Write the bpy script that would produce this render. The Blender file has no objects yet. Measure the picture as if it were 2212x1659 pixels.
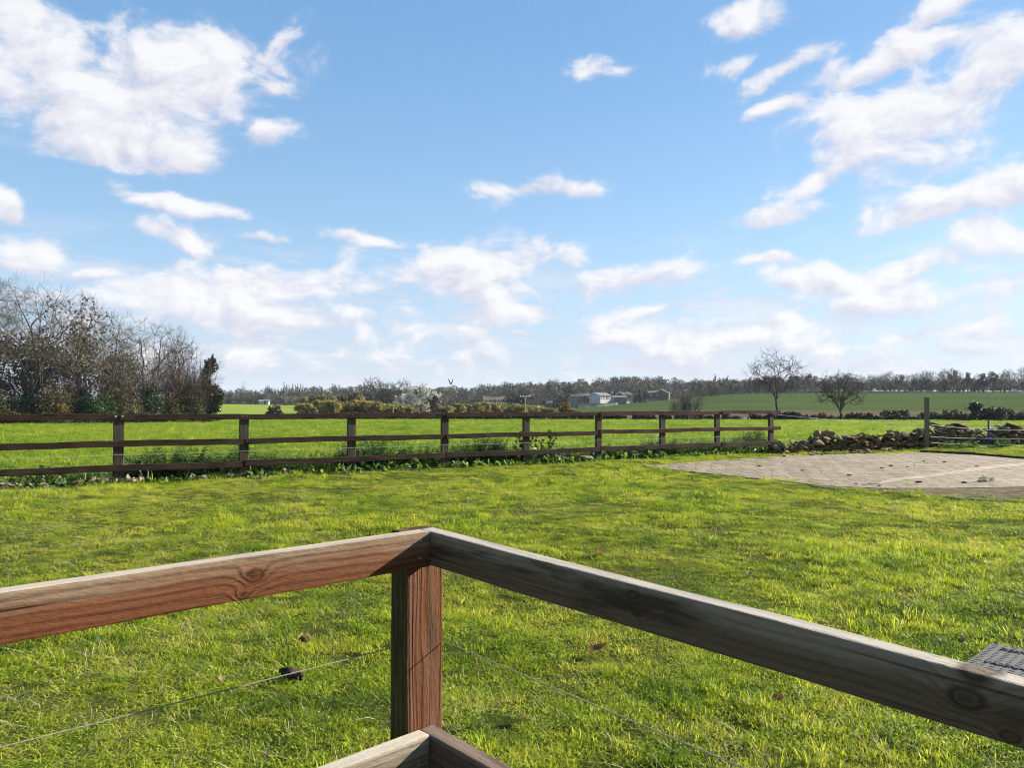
import bpy, bmesh, math, random
import numpy as np
from mathutils import Vector, Matrix, Euler

C = bpy.context.scene.collection
R = math.radians
RNG = np.random.default_rng(11)
# ------------------------------------------------------------------ camera model (reference grid 2212 x 1659)
FPX, CX, CY, HOR, EYE = 1671.0, 1106.0, 829.5, 876.0, 1.35
PITCH = math.atan((HOR - CY) / FPX)
def W(px, py, Y):
    a = (px - CX) / FPX; b = (CY - py) / FPX
    dy = math.cos(PITCH) - b * math.sin(PITCH); dz = math.sin(PITCH) + b * math.cos(PITCH)
    t = Y / dy
    return Vector((a * t, Y, EYE + dz * t))
def G(px, py, z=0.0):
    a = (px - CX) / FPX; b = (CY - py) / FPX
    dy = math.cos(PITCH) - b * math.sin(PITCH); dz = math.sin(PITCH) + b * math.cos(PITCH)
    t = (z - EYE) / dz
    return Vector((a * t, dy * t, z))
SUN_AZ, SUN_EL = R(24), R(21.5)          # azimuth measured from +X towards +Y
SUN = Vector((math.cos(SUN_EL) * math.cos(SUN_AZ), math.cos(SUN_EL) * math.sin(SUN_AZ), math.sin(SUN_EL)))

# ------------------------------------------------------------------ mesh helpers
def np_mesh(name, V, F):
    """V (n,3), F (m,k) uniform polygons, or list of such arrays"""
    V = np.asarray(V, dtype=np.float32)
    Fs = F if isinstance(F, list) else [F]
    Fs = [np.asarray(f, dtype=np.int32) for f in Fs if len(f)]
    me = bpy.data.meshes.new(name)
    me.vertices.add(len(V)); me.vertices.foreach_set('co', V.ravel())
    nl = sum(f.size for f in Fs); npoly = sum(len(f) for f in Fs)
    me.loops.add(nl); me.polygons.add(npoly)
    li = np.concatenate([f.ravel() for f in Fs])
    tot = np.concatenate([np.full(len(f), f.shape[1], np.int32) for f in Fs])
    st = np.concatenate([[0], np.cumsum(tot)[:-1]]).astype(np.int32)
    me.loops.foreach_set('vertex_index', li)
    me.polygons.foreach_set('loop_start', st)
    me.update(calc_edges=True); me.validate(verbose=False)
    return me
def obj(name, me, mat, parent=None, smooth=False, link=True):
    o = bpy.data.objects.new(name, me)
    if link: C.objects.link(o)
    if mat is not None: me.materials.append(mat)
    if parent is not None: o.parent = parent
    if smooth: me.polygons.foreach_set('use_smooth', [True] * len(me.polygons))
    return o
def tag(o, label, cat, group=None):
    o['label'] = label; o['category'] = cat
    if group: o['group'] = group
    return o
def kind(o, k, label=None, cat=None):
    o['kind'] = k
    if label: o['label'] = label
    if cat: o['category'] = cat
    return o
def thing(name, label, cat, loc=(0, 0, 0), group=None, rz=0.0):
    o = bpy.data.objects.new(name, None); C.objects.link(o)
    o.location = loc; o.rotation_euler = (0, 0, rz); o.empty_display_size = 0.1
    return tag(o, label, cat, group)
class MB:
    """collects polygons of any size"""
    def __init__(s): s.v = []; s.f = []
    def box(s, x0, x1, y0, y1, z0, z1):
        b = len(s.v)
        s.v += [(x0,y0,z0),(x1,y0,z0),(x1,y1,z0),(x0,y1,z0),(x0,y0,z1),(x1,y0,z1),(x1,y1,z1),(x0,y1,z1)]
        s.f += [tuple(b+i for i in q) for q in ((0,3,2,1),(4,5,6,7),(0,1,5,4),(1,2,6,5),(2,3,7,6),(3,0,4,7))]
    def poly(s, pts):
        b = len(s.v); s.v += [tuple(p) for p in pts]; s.f.append(tuple(range(b, b+len(pts))))
    def mesh(s, name):
        me = bpy.data.meshes.new(name); me.from_pydata(s.v, [], s.f); me.update(); return me
def bevel_box(name, sx, sy, sz, bev=0.004, seg=2, rough=0.0, cuts=0, seed=0):
    """box centred at 0 with bevelled edges, optionally cut along X and roughened"""
    bm = bmesh.new()
    bmesh.ops.create_cube(bm, size=1.0)
    bmesh.ops.scale(bm, vec=(sx, sy, sz), verts=bm.verts)
    bmesh.ops.bevel(bm, geom=list(bm.edges), offset=bev, segments=seg, affect='EDGES', profile=0.6)
    if cuts:
        for i in range(1, cuts):
            x = -sx/2 + sx * i / cuts
            bmesh.ops.bisect_plane(bm, geom=bm.verts[:] + bm.edges[:] + bm.faces[:], plane_co=(x,0,0), plane_no=(1,0,0))
        r = random.Random(seed)
        ph = [r.uniform(0, 6.28) for _ in range(6)]
        for v in bm.verts:
            k = v.co.x
            v.co.y += rough * (math.sin(k*2.1+ph[0]) + .5*math.sin(k*5.3+ph[1]) + .25*math.sin(k*13+ph[2]))
            v.co.z += rough * (math.sin(k*1.7+ph[3]) + .5*math.sin(k*6.1+ph[4]) + .25*math.sin(k*15+ph[5]))
    me = bpy.data.meshes.new(name); bm.to_mesh(me); bm.free()
    return me
def tube_mesh(name, pts, rad, sides=8):
    V, F = tubes([(np.array(pts, float), np.full(len(pts), rad), sides)])
    return np_mesh(name, V, F)
def tubes(lines):
    Vs, Fs, off = [], [], 0
    for P, r, k in lines:
        n = len(P)
        T = np.empty_like(P); T[1:-1] = P[2:] - P[:-2] if n > 2 else T[1:-1]; T[0] = P[1]-P[0]; T[-1] = P[-1]-P[-2]
        T /= np.linalg.norm(T, axis=1, keepdims=True) + 1e-12
        ref = np.array([0.31, 0.17, 0.93]) if abs(T[0,2]) < 0.85 else np.array([1.0, 0.1, 0.05])
        A = np.cross(T, ref); A /= np.linalg.norm(A, axis=1, keepdims=True) + 1e-12
        B = np.cross(T, A)
        ang = np.arange(k) * 2*np.pi/k
        ring = P[:,None,:] + r[:,None,None] * (A[:,None,:]*np.cos(ang)[None,:,None] + B[:,None,:]*np.sin(ang)[None,:,None])
        Vs.append(ring.reshape(-1,3))
        i = np.arange(n-1)[:,None]*k; j = np.arange(k)[None,:]; j2 = (j+1) % k
        q = np.stack([i+j, i+j2, i+k+j2, i+k+j], axis=-1).reshape(-1,4) + off
        Fs.append(q); off += n*k
    return np.concatenate(Vs), np.concatenate(Fs)
def unit(v): return v / (np.linalg.norm(v) + 1e-12)
_ph = RNG.uniform(0, 6.28, (40, 2)); _fr = RNG.normal(0, 1, (40, 2))
def snoise(x, y, freq=1.0, k0=0, n=10):
    """smooth pseudo noise about -1..1, numpy"""
    s = 0
    for i in range(k0, k0+n):
        s = s + np.sin((x*_fr[i % 40,0] + y*_fr[i % 40,1])*freq*(1+.25*(i % 4)) + _ph[i % 40,0])
    return s / math.sqrt(n) / 1.2

# ------------------------------------------------------------------ node helpers
class NT:
    def __init__(s, tree): s.t = tree; s.n = tree.nodes; s.l = tree.links
    def node(s, typ, **kw):
        n = s.n.new(typ)
        for k, v in kw.items():
            if k.startswith('i_'):
                key = k[2:]; key = int(key) if key.isdigit() else key.replace('_', ' ')
                s.put(n.inputs[key], v)
            else: setattr(n, k, v)
        return n
    def put(s, sock, v):
        if isinstance(v, bpy.types.NodeSocket): s.l.new(v, sock)
        elif isinstance(v, bpy.types.Node): s.l.new(v.outputs[0], sock)
        elif v is not None:
            if sock.type == 'RGBA' and hasattr(v, '__len__') and len(v) == 3: v = (*v, 1)
            sock.default_value = v
    def m(s, op, a, b=None, c=None, clamp=False):
        n = s.n.new('ShaderNodeMath'); n.operation = op; n.use_clamp = clamp
        s.put(n.inputs[0], a)
        if b is not None: s.put(n.inputs[1], b)
        if c is not None: s.put(n.inputs[2], c)
        return n.outputs[0]
    def vm(s, op, a, b=None, scale=None):
        n = s.n.new('ShaderNodeVectorMath'); n.operation = op
        s.put(n.inputs[0], a)
        if b is not None: s.put(n.inputs[1], b)
        if scale is not None: s.put(n.inputs[3], scale)
        return n.outputs['Value'] if op in ('LENGTH', 'DOT_PRODUCT', 'DISTANCE') else n.outputs[0]
    def mix(s, f, a, b, blend='MIX'):
        n = s.n.new('ShaderNodeMix'); n.data_type = 'RGBA'; n.blend_type = blend
        s.put(n.inputs[0], f); s.put(n.inputs[6], a); s.put(n.inputs[7], b)
        return n.outputs[2]
    def noise(s, vec, scale, detail=3.0, rough=0.55, dist=0.0, dim='3D'):
        n = s.n.new('ShaderNodeTexNoise'); n.noise_dimensions = dim
        s.put(n.inputs['Vector'], vec); n.inputs['Scale'].default_value = scale
        n.inputs['Detail'].default_value = detail; n.inputs['Roughness'].default_value = rough
        n.inputs['Distortion'].default_value = dist
        return n.outputs[0]
    def ramp(s, f, stops, interp='LINEAR'):
        n = s.n.new('ShaderNodeValToRGB'); n.color_ramp.interpolation = interp
        e = n.color_ramp.elements
        while len(e) < len(stops): e.new(0.5)
        for el, (p, c) in zip(e, stops):
            el.position = p; el.color = (*c, 1) if len(c) == 3 else c
        s.put(n.inputs[0], f); return n.outputs[0]
    def sstep(s, x, lo, hi):
        n = s.n.new('ShaderNodeMapRange'); n.interpolation_type = 'SMOOTHSTEP'
        s.put(n.inputs[0], x); s.put(n.inputs[1], lo); s.put(n.inputs[2], hi)
        return n.outputs[0]
    def combine(s, x, y, z):
        n = s.n.new('ShaderNodeCombineXYZ'); s.put(n.inputs[0], x); s.put(n.inputs[1], y); s.put(n.inputs[2], z); return n.outputs[0]
    def sep(s, v):
        n = s.n.new('ShaderNodeSeparateXYZ'); s.put(n.inputs[0], v); return n.outputs
def new_mat(name):
    m = bpy.data.materials.new(name); m.use_nodes = True
    t = NT(m.node_tree); t.n.clear()
    out = t.node('ShaderNodeOutputMaterial')
    return m, t, out
def principled(t, out, col, rough=0.8, spec=0.25, bump=None, bstr=0.3, bdist=0.01, metal=0.0):
    p = t.node('ShaderNodeBsdfPrincipled')
    t.put(p.inputs['Base Color'], col); t.put(p.inputs['Roughness'], rough)
    t.put(p.inputs['Specular IOR Level'], spec); t.put(p.inputs['Metallic'], metal)
    if bump is not None:
        b = t.node('ShaderNodeBump'); t.put(b.inputs['Height'], bump); b.inputs['Strength'].default_value = bstr; b.inputs['Distance'].default_value = bdist
        t.l.new(b.outputs[0], p.inputs['Normal'])
    t.l.new(p.outputs[0], out.inputs[0]); return p
def simple_mat(name, c1, c2, scale=4.0, rough=0.85, spec=0.2, coord='Object', detail=4, bstr=0.3, bdist=0.01):
    m, t, out = new_mat(name)
    tc = t.node('ShaderNodeTexCoord')
    n = t.noise(tc.outputs[coord], scale, detail)
    f = t.sstep(n, 0.35, 0.65)
    principled(t, out, t.mix(f, c1, c2), rough, spec, n, bstr, bdist); return m
def leaf_mat(name, cols, trans=0.35, nscale=0.6, objrand=0.5, fine=6.0, rough=0.6, spec=0.15):
    """foliage: colours spread by world-space noise, per-object random, and a fine per-leaf noise; translucent"""
    m, t, out = new_mat(name)
    g = t.node('ShaderNodeNewGeometry'); oi = t.node('ShaderNodeObjectInfo')
    a = t.noise(g.outputs['Position'], nscale, 2)
    b = t.noise(g.outputs['Position'], fine, 1)
    f = t.m('ADD', t.m('MULTIPLY', t.m('SUBTRACT', a, .5), 1.8), t.m('MULTIPLY', t.m('SUBTRACT', b, .5), 1.2))
    f = t.m('ADD', f, t.m('MULTIPLY', t.m('SUBTRACT', oi.outputs['Random'], .5), objrand))
    f = t.m('ADD', f, .5, clamp=True)
    k = len(cols)
    col = t.ramp(f, [(0.12 + 0.76*i/(k-1), c) for i, c in enumerate(cols)])
    d = t.node('ShaderNodeBsdfPrincipled'); t.put(d.inputs['Base Color'], col); d.inputs['Roughness'].default_value = rough
    d.inputs['Specular IOR Level'].default_value = spec
    tr = t.node('ShaderNodeBsdfTranslucent'); t.put(tr.inputs[0], col)
    mx = t.node('ShaderNodeMixShader'); mx.inputs[0].default_value = trans
    t.l.new(d.outputs[0], mx.inputs[1]); t.l.new(tr.outputs[0], mx.inputs[2]); t.l.new(mx.outputs[0], out.inputs[0])
    return m

def wood_mat(name, late, early, grey, knots=(), pith=(0.02, -0.05), ring=95.0, wear_axis=None, wear=(0.0, 0.03), wear_amt=0.8,
             dark=None, fibre=1.0, stain=None, contrast=1.0, objseed=False, top=None):
    """weathered softwood, long axis = local X; growth rings about a pith line, knots that bend them, grey weathering"""
    m, t, out = new_mat(name)
    tc = t.node('ShaderNodeTexCoord'); co = tc.outputs['Object']
    if objseed:
        oi = t.node('ShaderNodeObjectInfo')
        off = t.m('MULTIPLY', oi.outputs['Random'], 37.0)
        cv = t.vm('ADD', co, t.combine(off, 0.0, 0.0))
    else: cv = co
    x, y, z = t.sep(cv); xo, yo, zo = t.sep(co)
    warp = t.noise(t.vm('MULTIPLY', cv, (0.9, 5, 5)), 1.0, 3)
    r = t.m('SQRT', t.m('ADD', t.m('POWER', t.m('SUBTRACT', y, pith[0]), 2.0), t.m('POWER', t.m('SUBTRACT', z, pith[1]), 2.0)))
    r = t.m('ADD', r, t.m('MULTIPLY', t.m('SUBTRACT', warp, .5), 0.075))
    kcore = None; kring = None
    for (kx, ky, kz, kr) in knots:
        d2 = t.m('ADD', t.m('POWER', t.m('DIVIDE', t.m('SUBTRACT', xo, kx), kr*1.5), 2.0),
                 t.m('ADD', t.m('POWER', t.m('DIVIDE', t.m('SUBTRACT', zo, kz), kr), 2.0), t.m('POWER', t.m('DIVIDE', t.m('SUBTRACT', yo, ky), kr*2.2), 2.0)))
        d2 = t.m('ADD', d2, t.m('MULTIPLY', t.m('SUBTRACT', t.noise(t.vm('MULTIPLY', co, (16, 34, 34)), 1.0, 3), .5), 1.7))
        g = t.m('POWER', 2.718, t.m('MULTIPLY', d2, -0.45))
        r = t.m('ADD', r, t.m('MULTIPLY', g, 0.032))
        core = t.m('SUBTRACT', 1.0, t.sstep(d2, 0.25, 1.3))
        rg = t.m('MULTIPLY', core, t.m('MULTIPLY', t.m('ADD', t.m('SINE', t.m('MULTIPLY', t.m('SQRT', t.m('MAXIMUM', d2, 0.0)), 7.5)), 1.0), .5))
        kcore = core if kcore is None else t.m('MAXIMUM', kcore, core)
        kring = rg if kring is None else t.m('MAXIMUM', kring, rg)
    sn = t.m('MULTIPLY', t.m('ADD', t.m('SINE', t.m('MULTIPLY', r, ring*6.283)), 1.0), .5)
    sn = t.m('POWER', sn, 2.2)
    fib = t.noise(t.vm('MULTIPLY', cv, (5, 170, 170)), 1.0, 3, 0.6)
    fib2 = t.noise(t.vm('MULTIPLY', cv, (2.0, 45, 45)), 1.0, 3, 0.6)
    big = t.noise(t.vm('MULTIPLY', cv, (1.6, 9, 9)), 1.0, 4, 0.6)
    f = t.m('ADD', t.m('MULTIPLY', sn, 0.5*contrast), t.m('MULTIPLY', t.m('SUBTRACT', fib2, .5), 1.3*contrast), clamp=False)
    f = t.m('ADD', f, t.m('MULTIPLY', t.m('SUBTRACT', fib, .5), .9))
    saw = t.noise(t.vm('MULTIPLY', cv, (45, 150, 150)), 1.0, 3, .65)
    f = t.m('ADD', f, t.m('MULTIPLY', t.m('SUBTRACT', saw, .5), .9))
    f = t.m('ADD', f, .22, clamp=True)
    col = t.mix(f, early, late)
    if stain is not None: col = t.mix(t.sstep(big, .5, .72), col, stain)
    # grey weathering
    wv = t.m('ADD', t.m('MULTIPLY', t.m('SUBTRACT', big, .5), 1.4), t.m('MULTIPLY', t.m('SUBTRACT', fib2, .5), 1.2))
    if wear_axis is not None:
        ax = {'y': yo, 'z': zo, 'x': xo}[wear_axis]
        wz = t.m('DIVIDE', t.m('SUBTRACT', ax, wear[0]), wear[1]-wear[0])
        wv = t.m('ADD', wv, wz)
    else: wv = t.m('ADD', wv, .5)
    wv = t.m('MULTIPLY', t.sstep(wv, 0.05, 0.95), wear_amt)
    gcol = t.mix(f, tuple(min(1, c*1.25) for c in grey), tuple(c*.6 for c in grey))
    col = t.mix(wv, col, gcol)
    if dark is not None:
        col = t.mix(t.m('MULTIPLY', t.sstep(t.noise(t.vm('MULTIPLY', cv, (2.3, 14, 14)), 1.0, 4, .65), .53, .68), .8), col, dark)
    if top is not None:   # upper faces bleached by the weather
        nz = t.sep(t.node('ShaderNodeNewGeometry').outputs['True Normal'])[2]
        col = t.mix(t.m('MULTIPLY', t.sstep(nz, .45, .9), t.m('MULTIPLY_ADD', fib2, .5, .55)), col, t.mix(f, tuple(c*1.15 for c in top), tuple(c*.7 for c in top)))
    # dark drying cracks
    crk = t.noise(t.vm('MULTIPLY', cv, (1.3, 90, 90)), 1.0, 2, .5)
    col = t.mix(t.m('MULTIPLY', t.sstep(crk, .62, .70), .75*fibre), col, tuple(c*.25 for c in early))
    if kcore is not None:
        kc = t.mix(kring, tuple(c*.30 for c in early), tuple(min(.6, c*1.45) for c in late))
        col = t.mix(t.m('MULTIPLY', kcore, .92), col, kc)
    h = t.m('ADD', t.m('MULTIPLY', fib, .6*fibre), t.m('ADD', t.m('MULTIPLY', sn, .35), t.m('MULTIPLY', t.sstep(crk, .64, .74), -1.0)))
    h = t.m('ADD', h, t.m('ADD', t.m('MULTIPLY', fib2, .9*fibre), t.m('MULTIPLY', saw, .9*fibre)))
    principled(t, out, col, 0.85, 0.12, h, 0.55, 0.004)
    return m

# ------------------------------------------------------------------ materials
M = {}
M['bark'] = simple_mat('bark', (.055,.046,.034), (.125,.108,.08), 3.0, .9, .1)
M['bark_dark'] = simple_mat('bark_dark', (.03,.025,.019), (.07,.06,.045), 3.0, .9, .1)
M['bark_pale'] = simple_mat('bark_pale', (.08,.07,.052), (.165,.145,.11), 2.0, .9, .1)
M['twig_red'] = leaf_mat('twig_red', [(.055,.038,.028), (.095,.066,.047), (.14,.10,.072)], .1, .4)
M['twig_grey'] = leaf_mat('twig_grey', [(.045,.039,.030), (.08,.069,.052), (.12,.105,.078)], .1, .15)
M['ivy'] = leaf_mat('ivy', [(.008,.018,.008), (.016,.034,.012), (.04,.07,.022)], .15, 1.0, rough=.4, spec=.35)
M['olive'] = leaf_mat('olive', [(.032,.034,.014), (.06,.05,.018), (.095,.07,.026)], .25, .35)
M['bramble'] = leaf_mat('bramble', [(.02,.026,.012), (.038,.042,.016), (.065,.056,.025), (.085,.07,.038)], .25, .5)
M['autumn'] = leaf_mat('autumn', [(.07,.055,.018), (.12,.085,.022), (.19,.12,.025)], .4, .8)
M['brownleaf'] = leaf_mat('brownleaf', [(.05,.034,.021), (.085,.06,.034), (.13,.092,.05)], .25, .5)
M['willow'] = leaf_mat('willow', [(.09,.09,.03), (.19,.17,.05), (.28,.235,.065), (.30,.22,.06)], .3, .12, .35)
M['silver'] = leaf_mat('silver', [(.34,.34,.27), (.52,.52,.43), (.66,.66,.56)], .3, .2)
M['farwood'] = leaf_mat('farwood', [(.024,.032,.026), (.042,.043,.032), (.066,.056,.038), (.09,.078,.052)], .15, .012, .9, fine=.5)
M['far_green'] = leaf_mat('far_green', [(.014,.030,.022), (.026,.045,.030), (.042,.062,.038)], .12, .03, .9, fine=.5)
M['far_red'] = leaf_mat('far_red', [(.045,.034,.026), (.075,.055,.04), (.10,.075,.052)], .12, .03, .9, fine=.5)
M['far_olive'] = leaf_mat('far_olive', [(.04,.042,.02), (.07,.066,.03), (.11,.095,.045)], .12, .03, .9, fine=.5)
M['far_pale'] = leaf_mat('far_pale', [(.08,.08,.065), (.12,.115,.09), (.16,.15,.115)], .12, .03, .9, fine=.5)
M['farever'] = leaf_mat('farever', [(.010,.020,.014), (.02,.034,.022), (.03,.045,.026)], .1, .05)
M['hedge'] = leaf_mat('hedge', [(.03,.031,.018), (.062,.055,.032), (.105,.086,.05), (.135,.11,.066)], .15, .12, .2, fine=2.0)
M['weed'] = leaf_mat('weed', [(.04,.085,.015), (.10,.18,.022), (.22,.31,.04)], .4, 2.2, .4, fine=14.0, rough=.45, spec=.35)
M['nettle'] = leaf_mat('nettle', [(.018,.04,.010), (.04,.085,.016), (.09,.16,.028)], .35, 2.0, .3, fine=14.0, rough=.45, spec=.35)

def ground_mat(name, cols, scale, big=0.15, stretch=(1,1,1), bstr=.4, bdist=.02):
    m, t, out = new_mat(name)
    g = t.node('ShaderNodeNewGeometry')
    p = t.vm('MULTIPLY', g.outputs['Position'], stretch)
    a = t.noise(p, scale, 5, .65); b = t.noise(p, big, 3)
    f = t.m('ADD', t.m('MULTIPLY', a, .6), t.m('MULTIPLY', b, .4))
    k = len(cols)
    col = t.ramp(f, [(0.33 + 0.34*i/(k-1), c) for i, c in enumerate(cols)])
    principled(t, out, col, 1.0, 0.0, a, bstr, bdist); return m
M['soil_lawn'] = ground_mat('lawn_soil', [(.028,.03,.009), (.06,.065,.014), (.12,.11,.035)], 14.0, .8)
M['soil_field'] = ground_mat('field_soil', [(.05,.085,.010), (.085,.13,.012), (.11,.16,.015)], 3.0, .03)
M['far_field'] = ground_mat('far_field_green', [(.14,.19,.03), (.18,.23,.036), (.19,.22,.05)], .04, .006, (1, 2.5, 1))
M['hill'] = ground_mat('hill_green', [(.036,.058,.017), (.052,.078,.023), (.072,.096,.032)], .05, .012, (.35, 2.2, 1))
M['rough'] = ground_mat('rough_grass', [(.05,.045,.022), (.10,.085,.045), (.155,.135,.072)], .3, .02, (.4, 1.5, 1))
M['woodfloor'] = ground_mat('wood_floor', [(.03,.03,.018), (.05,.048,.025), (.06,.065,.03)], .2, .02)
M['dirt'] = ground_mat('dirt', [(.05,.038,.024), (.13,.105,.07), (.22,.18,.125)], 5.0, .7)

# ------------------------------------------------------------------ terrain
UN = np.array([-1.7, -.7, -.39, -.28, -.1, .08, .2, .3, .45, .66, 1.7])
YN = np.array([0., 24., 112., 200., 262., 420., 620., 3000.])
PYT = {112.: [914, 913, 908.5, 908, 908, 908, 908, 908.5, 909, 911, 914],
       200.: [898, 898, 890, 893, 900, 905, 906, 906, 906, 906, 906],
       262.: [888, 888, 881, 886, 893, 890, 887, 886, 886, 887, 888],
       420.: [874, 874, 873, 876, 878, 881, 864, 850.5, 848.5, 848, 848],
       620.: [868, 868, 868, 870, 866, 852, 844, 842, 845, 846, 846],
       3000.: [872]*11}
ZT = np.zeros((len(YN), len(UN)))
for i, Yv in enumerate(YN):
    if Yv in PYT: ZT[i] = [W(1106 + u*1671, p, Yv).z for u, p in zip(UN, PYT[Yv])]
def terr(x, y):
    x = np.asarray(x, float); y = np.maximum(np.asarray(y, float), 1e-3)
    u = np.clip(x / y, -1.69, 1.69); yy = np.clip(y, 0, 2999.)
    i = np.clip(np.searchsorted(YN, yy, side='right') - 1, 0, len(YN)-2); j = np.clip(np.searchsorted(UN, u, side='right') - 1, 0, len(UN)-2)
    fy = (yy - YN[i]) / (YN[i+1]-YN[i]); fu = (u - UN[j]) / (UN[j+1]-UN[j]); fu = fu*fu*(3-2*fu)
    return (1-fy)*((1-fu)*ZT[i,j]+fu*ZT[i,j+1]) + fy*((1-fu)*ZT[i+1,j]+fu*ZT[i+1,j+1])
def fence_y(u):
    """depth of the field's near edge (rail fence, then stone wall) along the ray x = u*y"""
    u = np.asarray(u, float)
    a = 17.63 / (1 - .622*np.minimum(u, .335))
    return a + np.maximum(u - .335, 0) * 8.5 + .25
def lawn_h(x, y):
    return .012*snoise(x, y, 1.6, 0, 8) + .008*snoise(x, y, 4.5, 9, 8)
def ell(v, lo, hi): return np.full_like(v, lo) * (1 - 0) if hi is None else v
def strip(name, us, y0f, y1f, n, mat, dz=0.0, power=1.0, zf=terr):
    us = np.asarray(us, float); s = np.linspace(0, 1, n)[:, None] ** power
    Y0 = np.broadcast_to(y0f(us), us.shape)[None]; Y1 = np.broadcast_to(y1f(us), us.shape)[None]
    Y = Y0 + (Y1-Y0)*s; X = us[None]*Y
    V = np.stack([X, Y, zf(X, Y) + dz], -1).reshape(-1, 3)
    k = len(us); a = (np.arange(n-1)[:, None]*k + np.arange(k-1)[None]).ravel()
    o = obj(name, np_mesh(name, V, np.stack([a, a+1, a+1+k, a+k], -1)), mat, smooth=True)
    return o
cst = lambda v: (lambda u: np.full_like(u, v))
# one base sheet out to the horizon, a little under everything
us = np.linspace(-1.65, 1.65, 90)
base = strip('ground', us, cst(27.), cst(2990.), 70, M['woodfloor'], -.30, 2.2)
kind(base, 'structure')
cf = strip('crop_field', us, fence_y, cst(112.), 60, M['soil_field'], 0.0, 1.5); kind(cf, 'structure')
kind(strip('distant_field', np.linspace(-1.65, -.262, 40), cst(112.), cst(430.), 40, M['far_field']), 'structure')
kind(strip('rough_meadow', np.linspace(-.262, 1.65, 60), cst(112.), cst(262.), 40, M['rough']), 'structure')
kind(strip('hillside', np.linspace(-.262, 1.65, 60), cst(262.), cst(424.), 24, M['hill']), 'structure')
kind(strip('far_hills', us, cst(424.), cst(2990.), 40, M['woodfloor'], -.02, 2.0), 'structure')
# lawn
lx = np.linspace(-32, 34, 230); nl = 200
fl = np.array([fence_y(np.array([0.0]))[0]]*len(lx))
def lawn_edge(x):
    # fence line y = 13.4 + (x+6.8)*.622 for x < 7.5, then the wall line
    return np.where(x < 7.6, 17.63 + .622*x, 22.36 + (x-7.6)*.36) + .3
s = np.linspace(0, 1, nl)[:, None]
LY = -14 + (lawn_edge(lx)[None] + 14) * s; LX = np.broadcast_to(lx[None], LY.shape)
edgefade = np.clip((lawn_edge(LX) - LY) / 1.5, 0, 1)
LZ = lawn_h(LX, LY) * edgefade - .012
V = np.stack([LX, LY, LZ], -1).reshape(-1, 3); k = len(lx)
a = (np.arange(nl-1)[:, None]*k + np.arange(k-1)[None]).ravel()
kind(obj('lawn', np_mesh('lawn', V, np.stack([a, a+1, a+1+k, a+k], -1)), M['soil_lawn'], smooth=True), 'structure')

def in_poly(px, py, poly):
    inside = np.zeros(len(px), bool); n = len(poly)
    for i in range(n):
        x0, y0 = poly[i]; x1, y1 = poly[(i+1) % n]
        c = ((y0 > py) != (y1 > py)) & (px < (x1-x0)*(py-y0)/((y1-y0) + 1e-12) + x0)
        inside ^= c
    return inside
# ------------------------------------------------------------------ paving, dirt, turf edge
pave_px = [(1392,1008),(1500,999),(1600,991),(1690,985.5),(1850,981),(1990,978.5),(2045,981),(2110,984.5),(2212,993),(2420,1006),
           (2420,1062),(2212,1053),(2050,1056),(1900,1056),(1780,1051),(1700,1041),(1640,1035),(1560,1027),(1480,1018.5)]
pave = [tuple(G(*p)[:2]) for p in pave_px]
def sheet(name, poly, z, mat, thick=0.05, wob=0.0, sub=1):
    pts = []
    n = len(poly)
    for i in range(n):
        p0 = np.array(poly[i]); p1 = np.array(poly[(i+1) % n])
        for k_ in range(sub):
            q = p0 + (p1-p0)*k_/sub
            q = q + RNG.normal(0, wob, 2) if wob else q
            pts.append((q[0], q[1]))
    bm = bmesh.new()
    vs = [bm.verts.new((x, y, z)) for x, y in pts]
    f = bm.faces.new(vs); f.normal_update()
    if f.normal.z < 0: f.normal_flip()
    r = bmesh.ops.extrude_face_region(bm, geom=[f])
    for e in r['geom']:
        if isinstance(e, bmesh.types.BMVert): e.co.z -= thick
    bmesh.ops.triangulate(bm, faces=[f_ for f_ in bm.faces if len(f_.verts) > 4])
    bmesh.ops.recalc_face_normals(bm, faces=bm.faces)
    me = bpy.data.meshes.new(name); bm.to_mesh(me); bm.free()
    return obj(name, me, mat)
m, t, out = new_mat('paving_blocks')
g = t.node('ShaderNodeNewGeometry')
mp = t.node('ShaderNodeMapping'); t.put(mp.inputs[0], g.outputs['Position']); mp.inputs['Rotation'].default_value = (0, 0, R(5))
wob = t.noise(mp.outputs[0], 2.2, 3)
mv = t.vm('ADD', mp.outputs[0], t.vm('SCALE', t.combine(wob, t.noise(mp.outputs[0], 1.3, 3), 0.0), scale=.22))
br = t.node('ShaderNodeTexBrick', offset=.5, i_Scale=1.0, i_Mortar_Size=.018, i_Mortar_Smooth=.3, i_Bias=0.0, i_Brick_Width=.32, i_Row_Height=.72)
t.put(br.inputs['Vector'], mv)
br.inputs['Color1'].default_value = (.23,.178,.112,1); br.inputs['Color2'].default_value = (.155,.118,.073,1); br.inputs['Mortar'].default_value = (.085,.065,.042,1)
n1 = t.noise(g.outputs['Position'], 1.1, 5, .65); n2 = t.noise(g.outputs['Position'], 22, 3, .6)
col = t.mix(t.m('MULTIPLY', t.sstep(n1, .5, .7), .75), br.outputs[0], (.27,.215,.135))
col = t.mix(t.m('MULTIPLY', t.sstep(n1, .47, .30), .65), col, (.11,.09,.062))
col = t.mix(t.m('MULTIPLY', t.sstep(n2, .50, .66), .55), col, (.11,.085,.055))
n3 = t.noise(g.outputs['Position'], 5.0, 5, .7)
col = t.mix(t.m('MULTIPLY', t.sstep(n3, .52, .64), .55), col, (.33,.275,.19))
col = t.mix(t.m('MULTIPLY', t.sstep(n3, .44, .34), .5), col, (.075,.06,.035))
col = t.mix(t.m('MULTIPLY', br.outputs['Fac'], t.m('MULTIPLY', t.sstep(n1, .60, .40), .4)), col, (.03,.022,.014))
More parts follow.
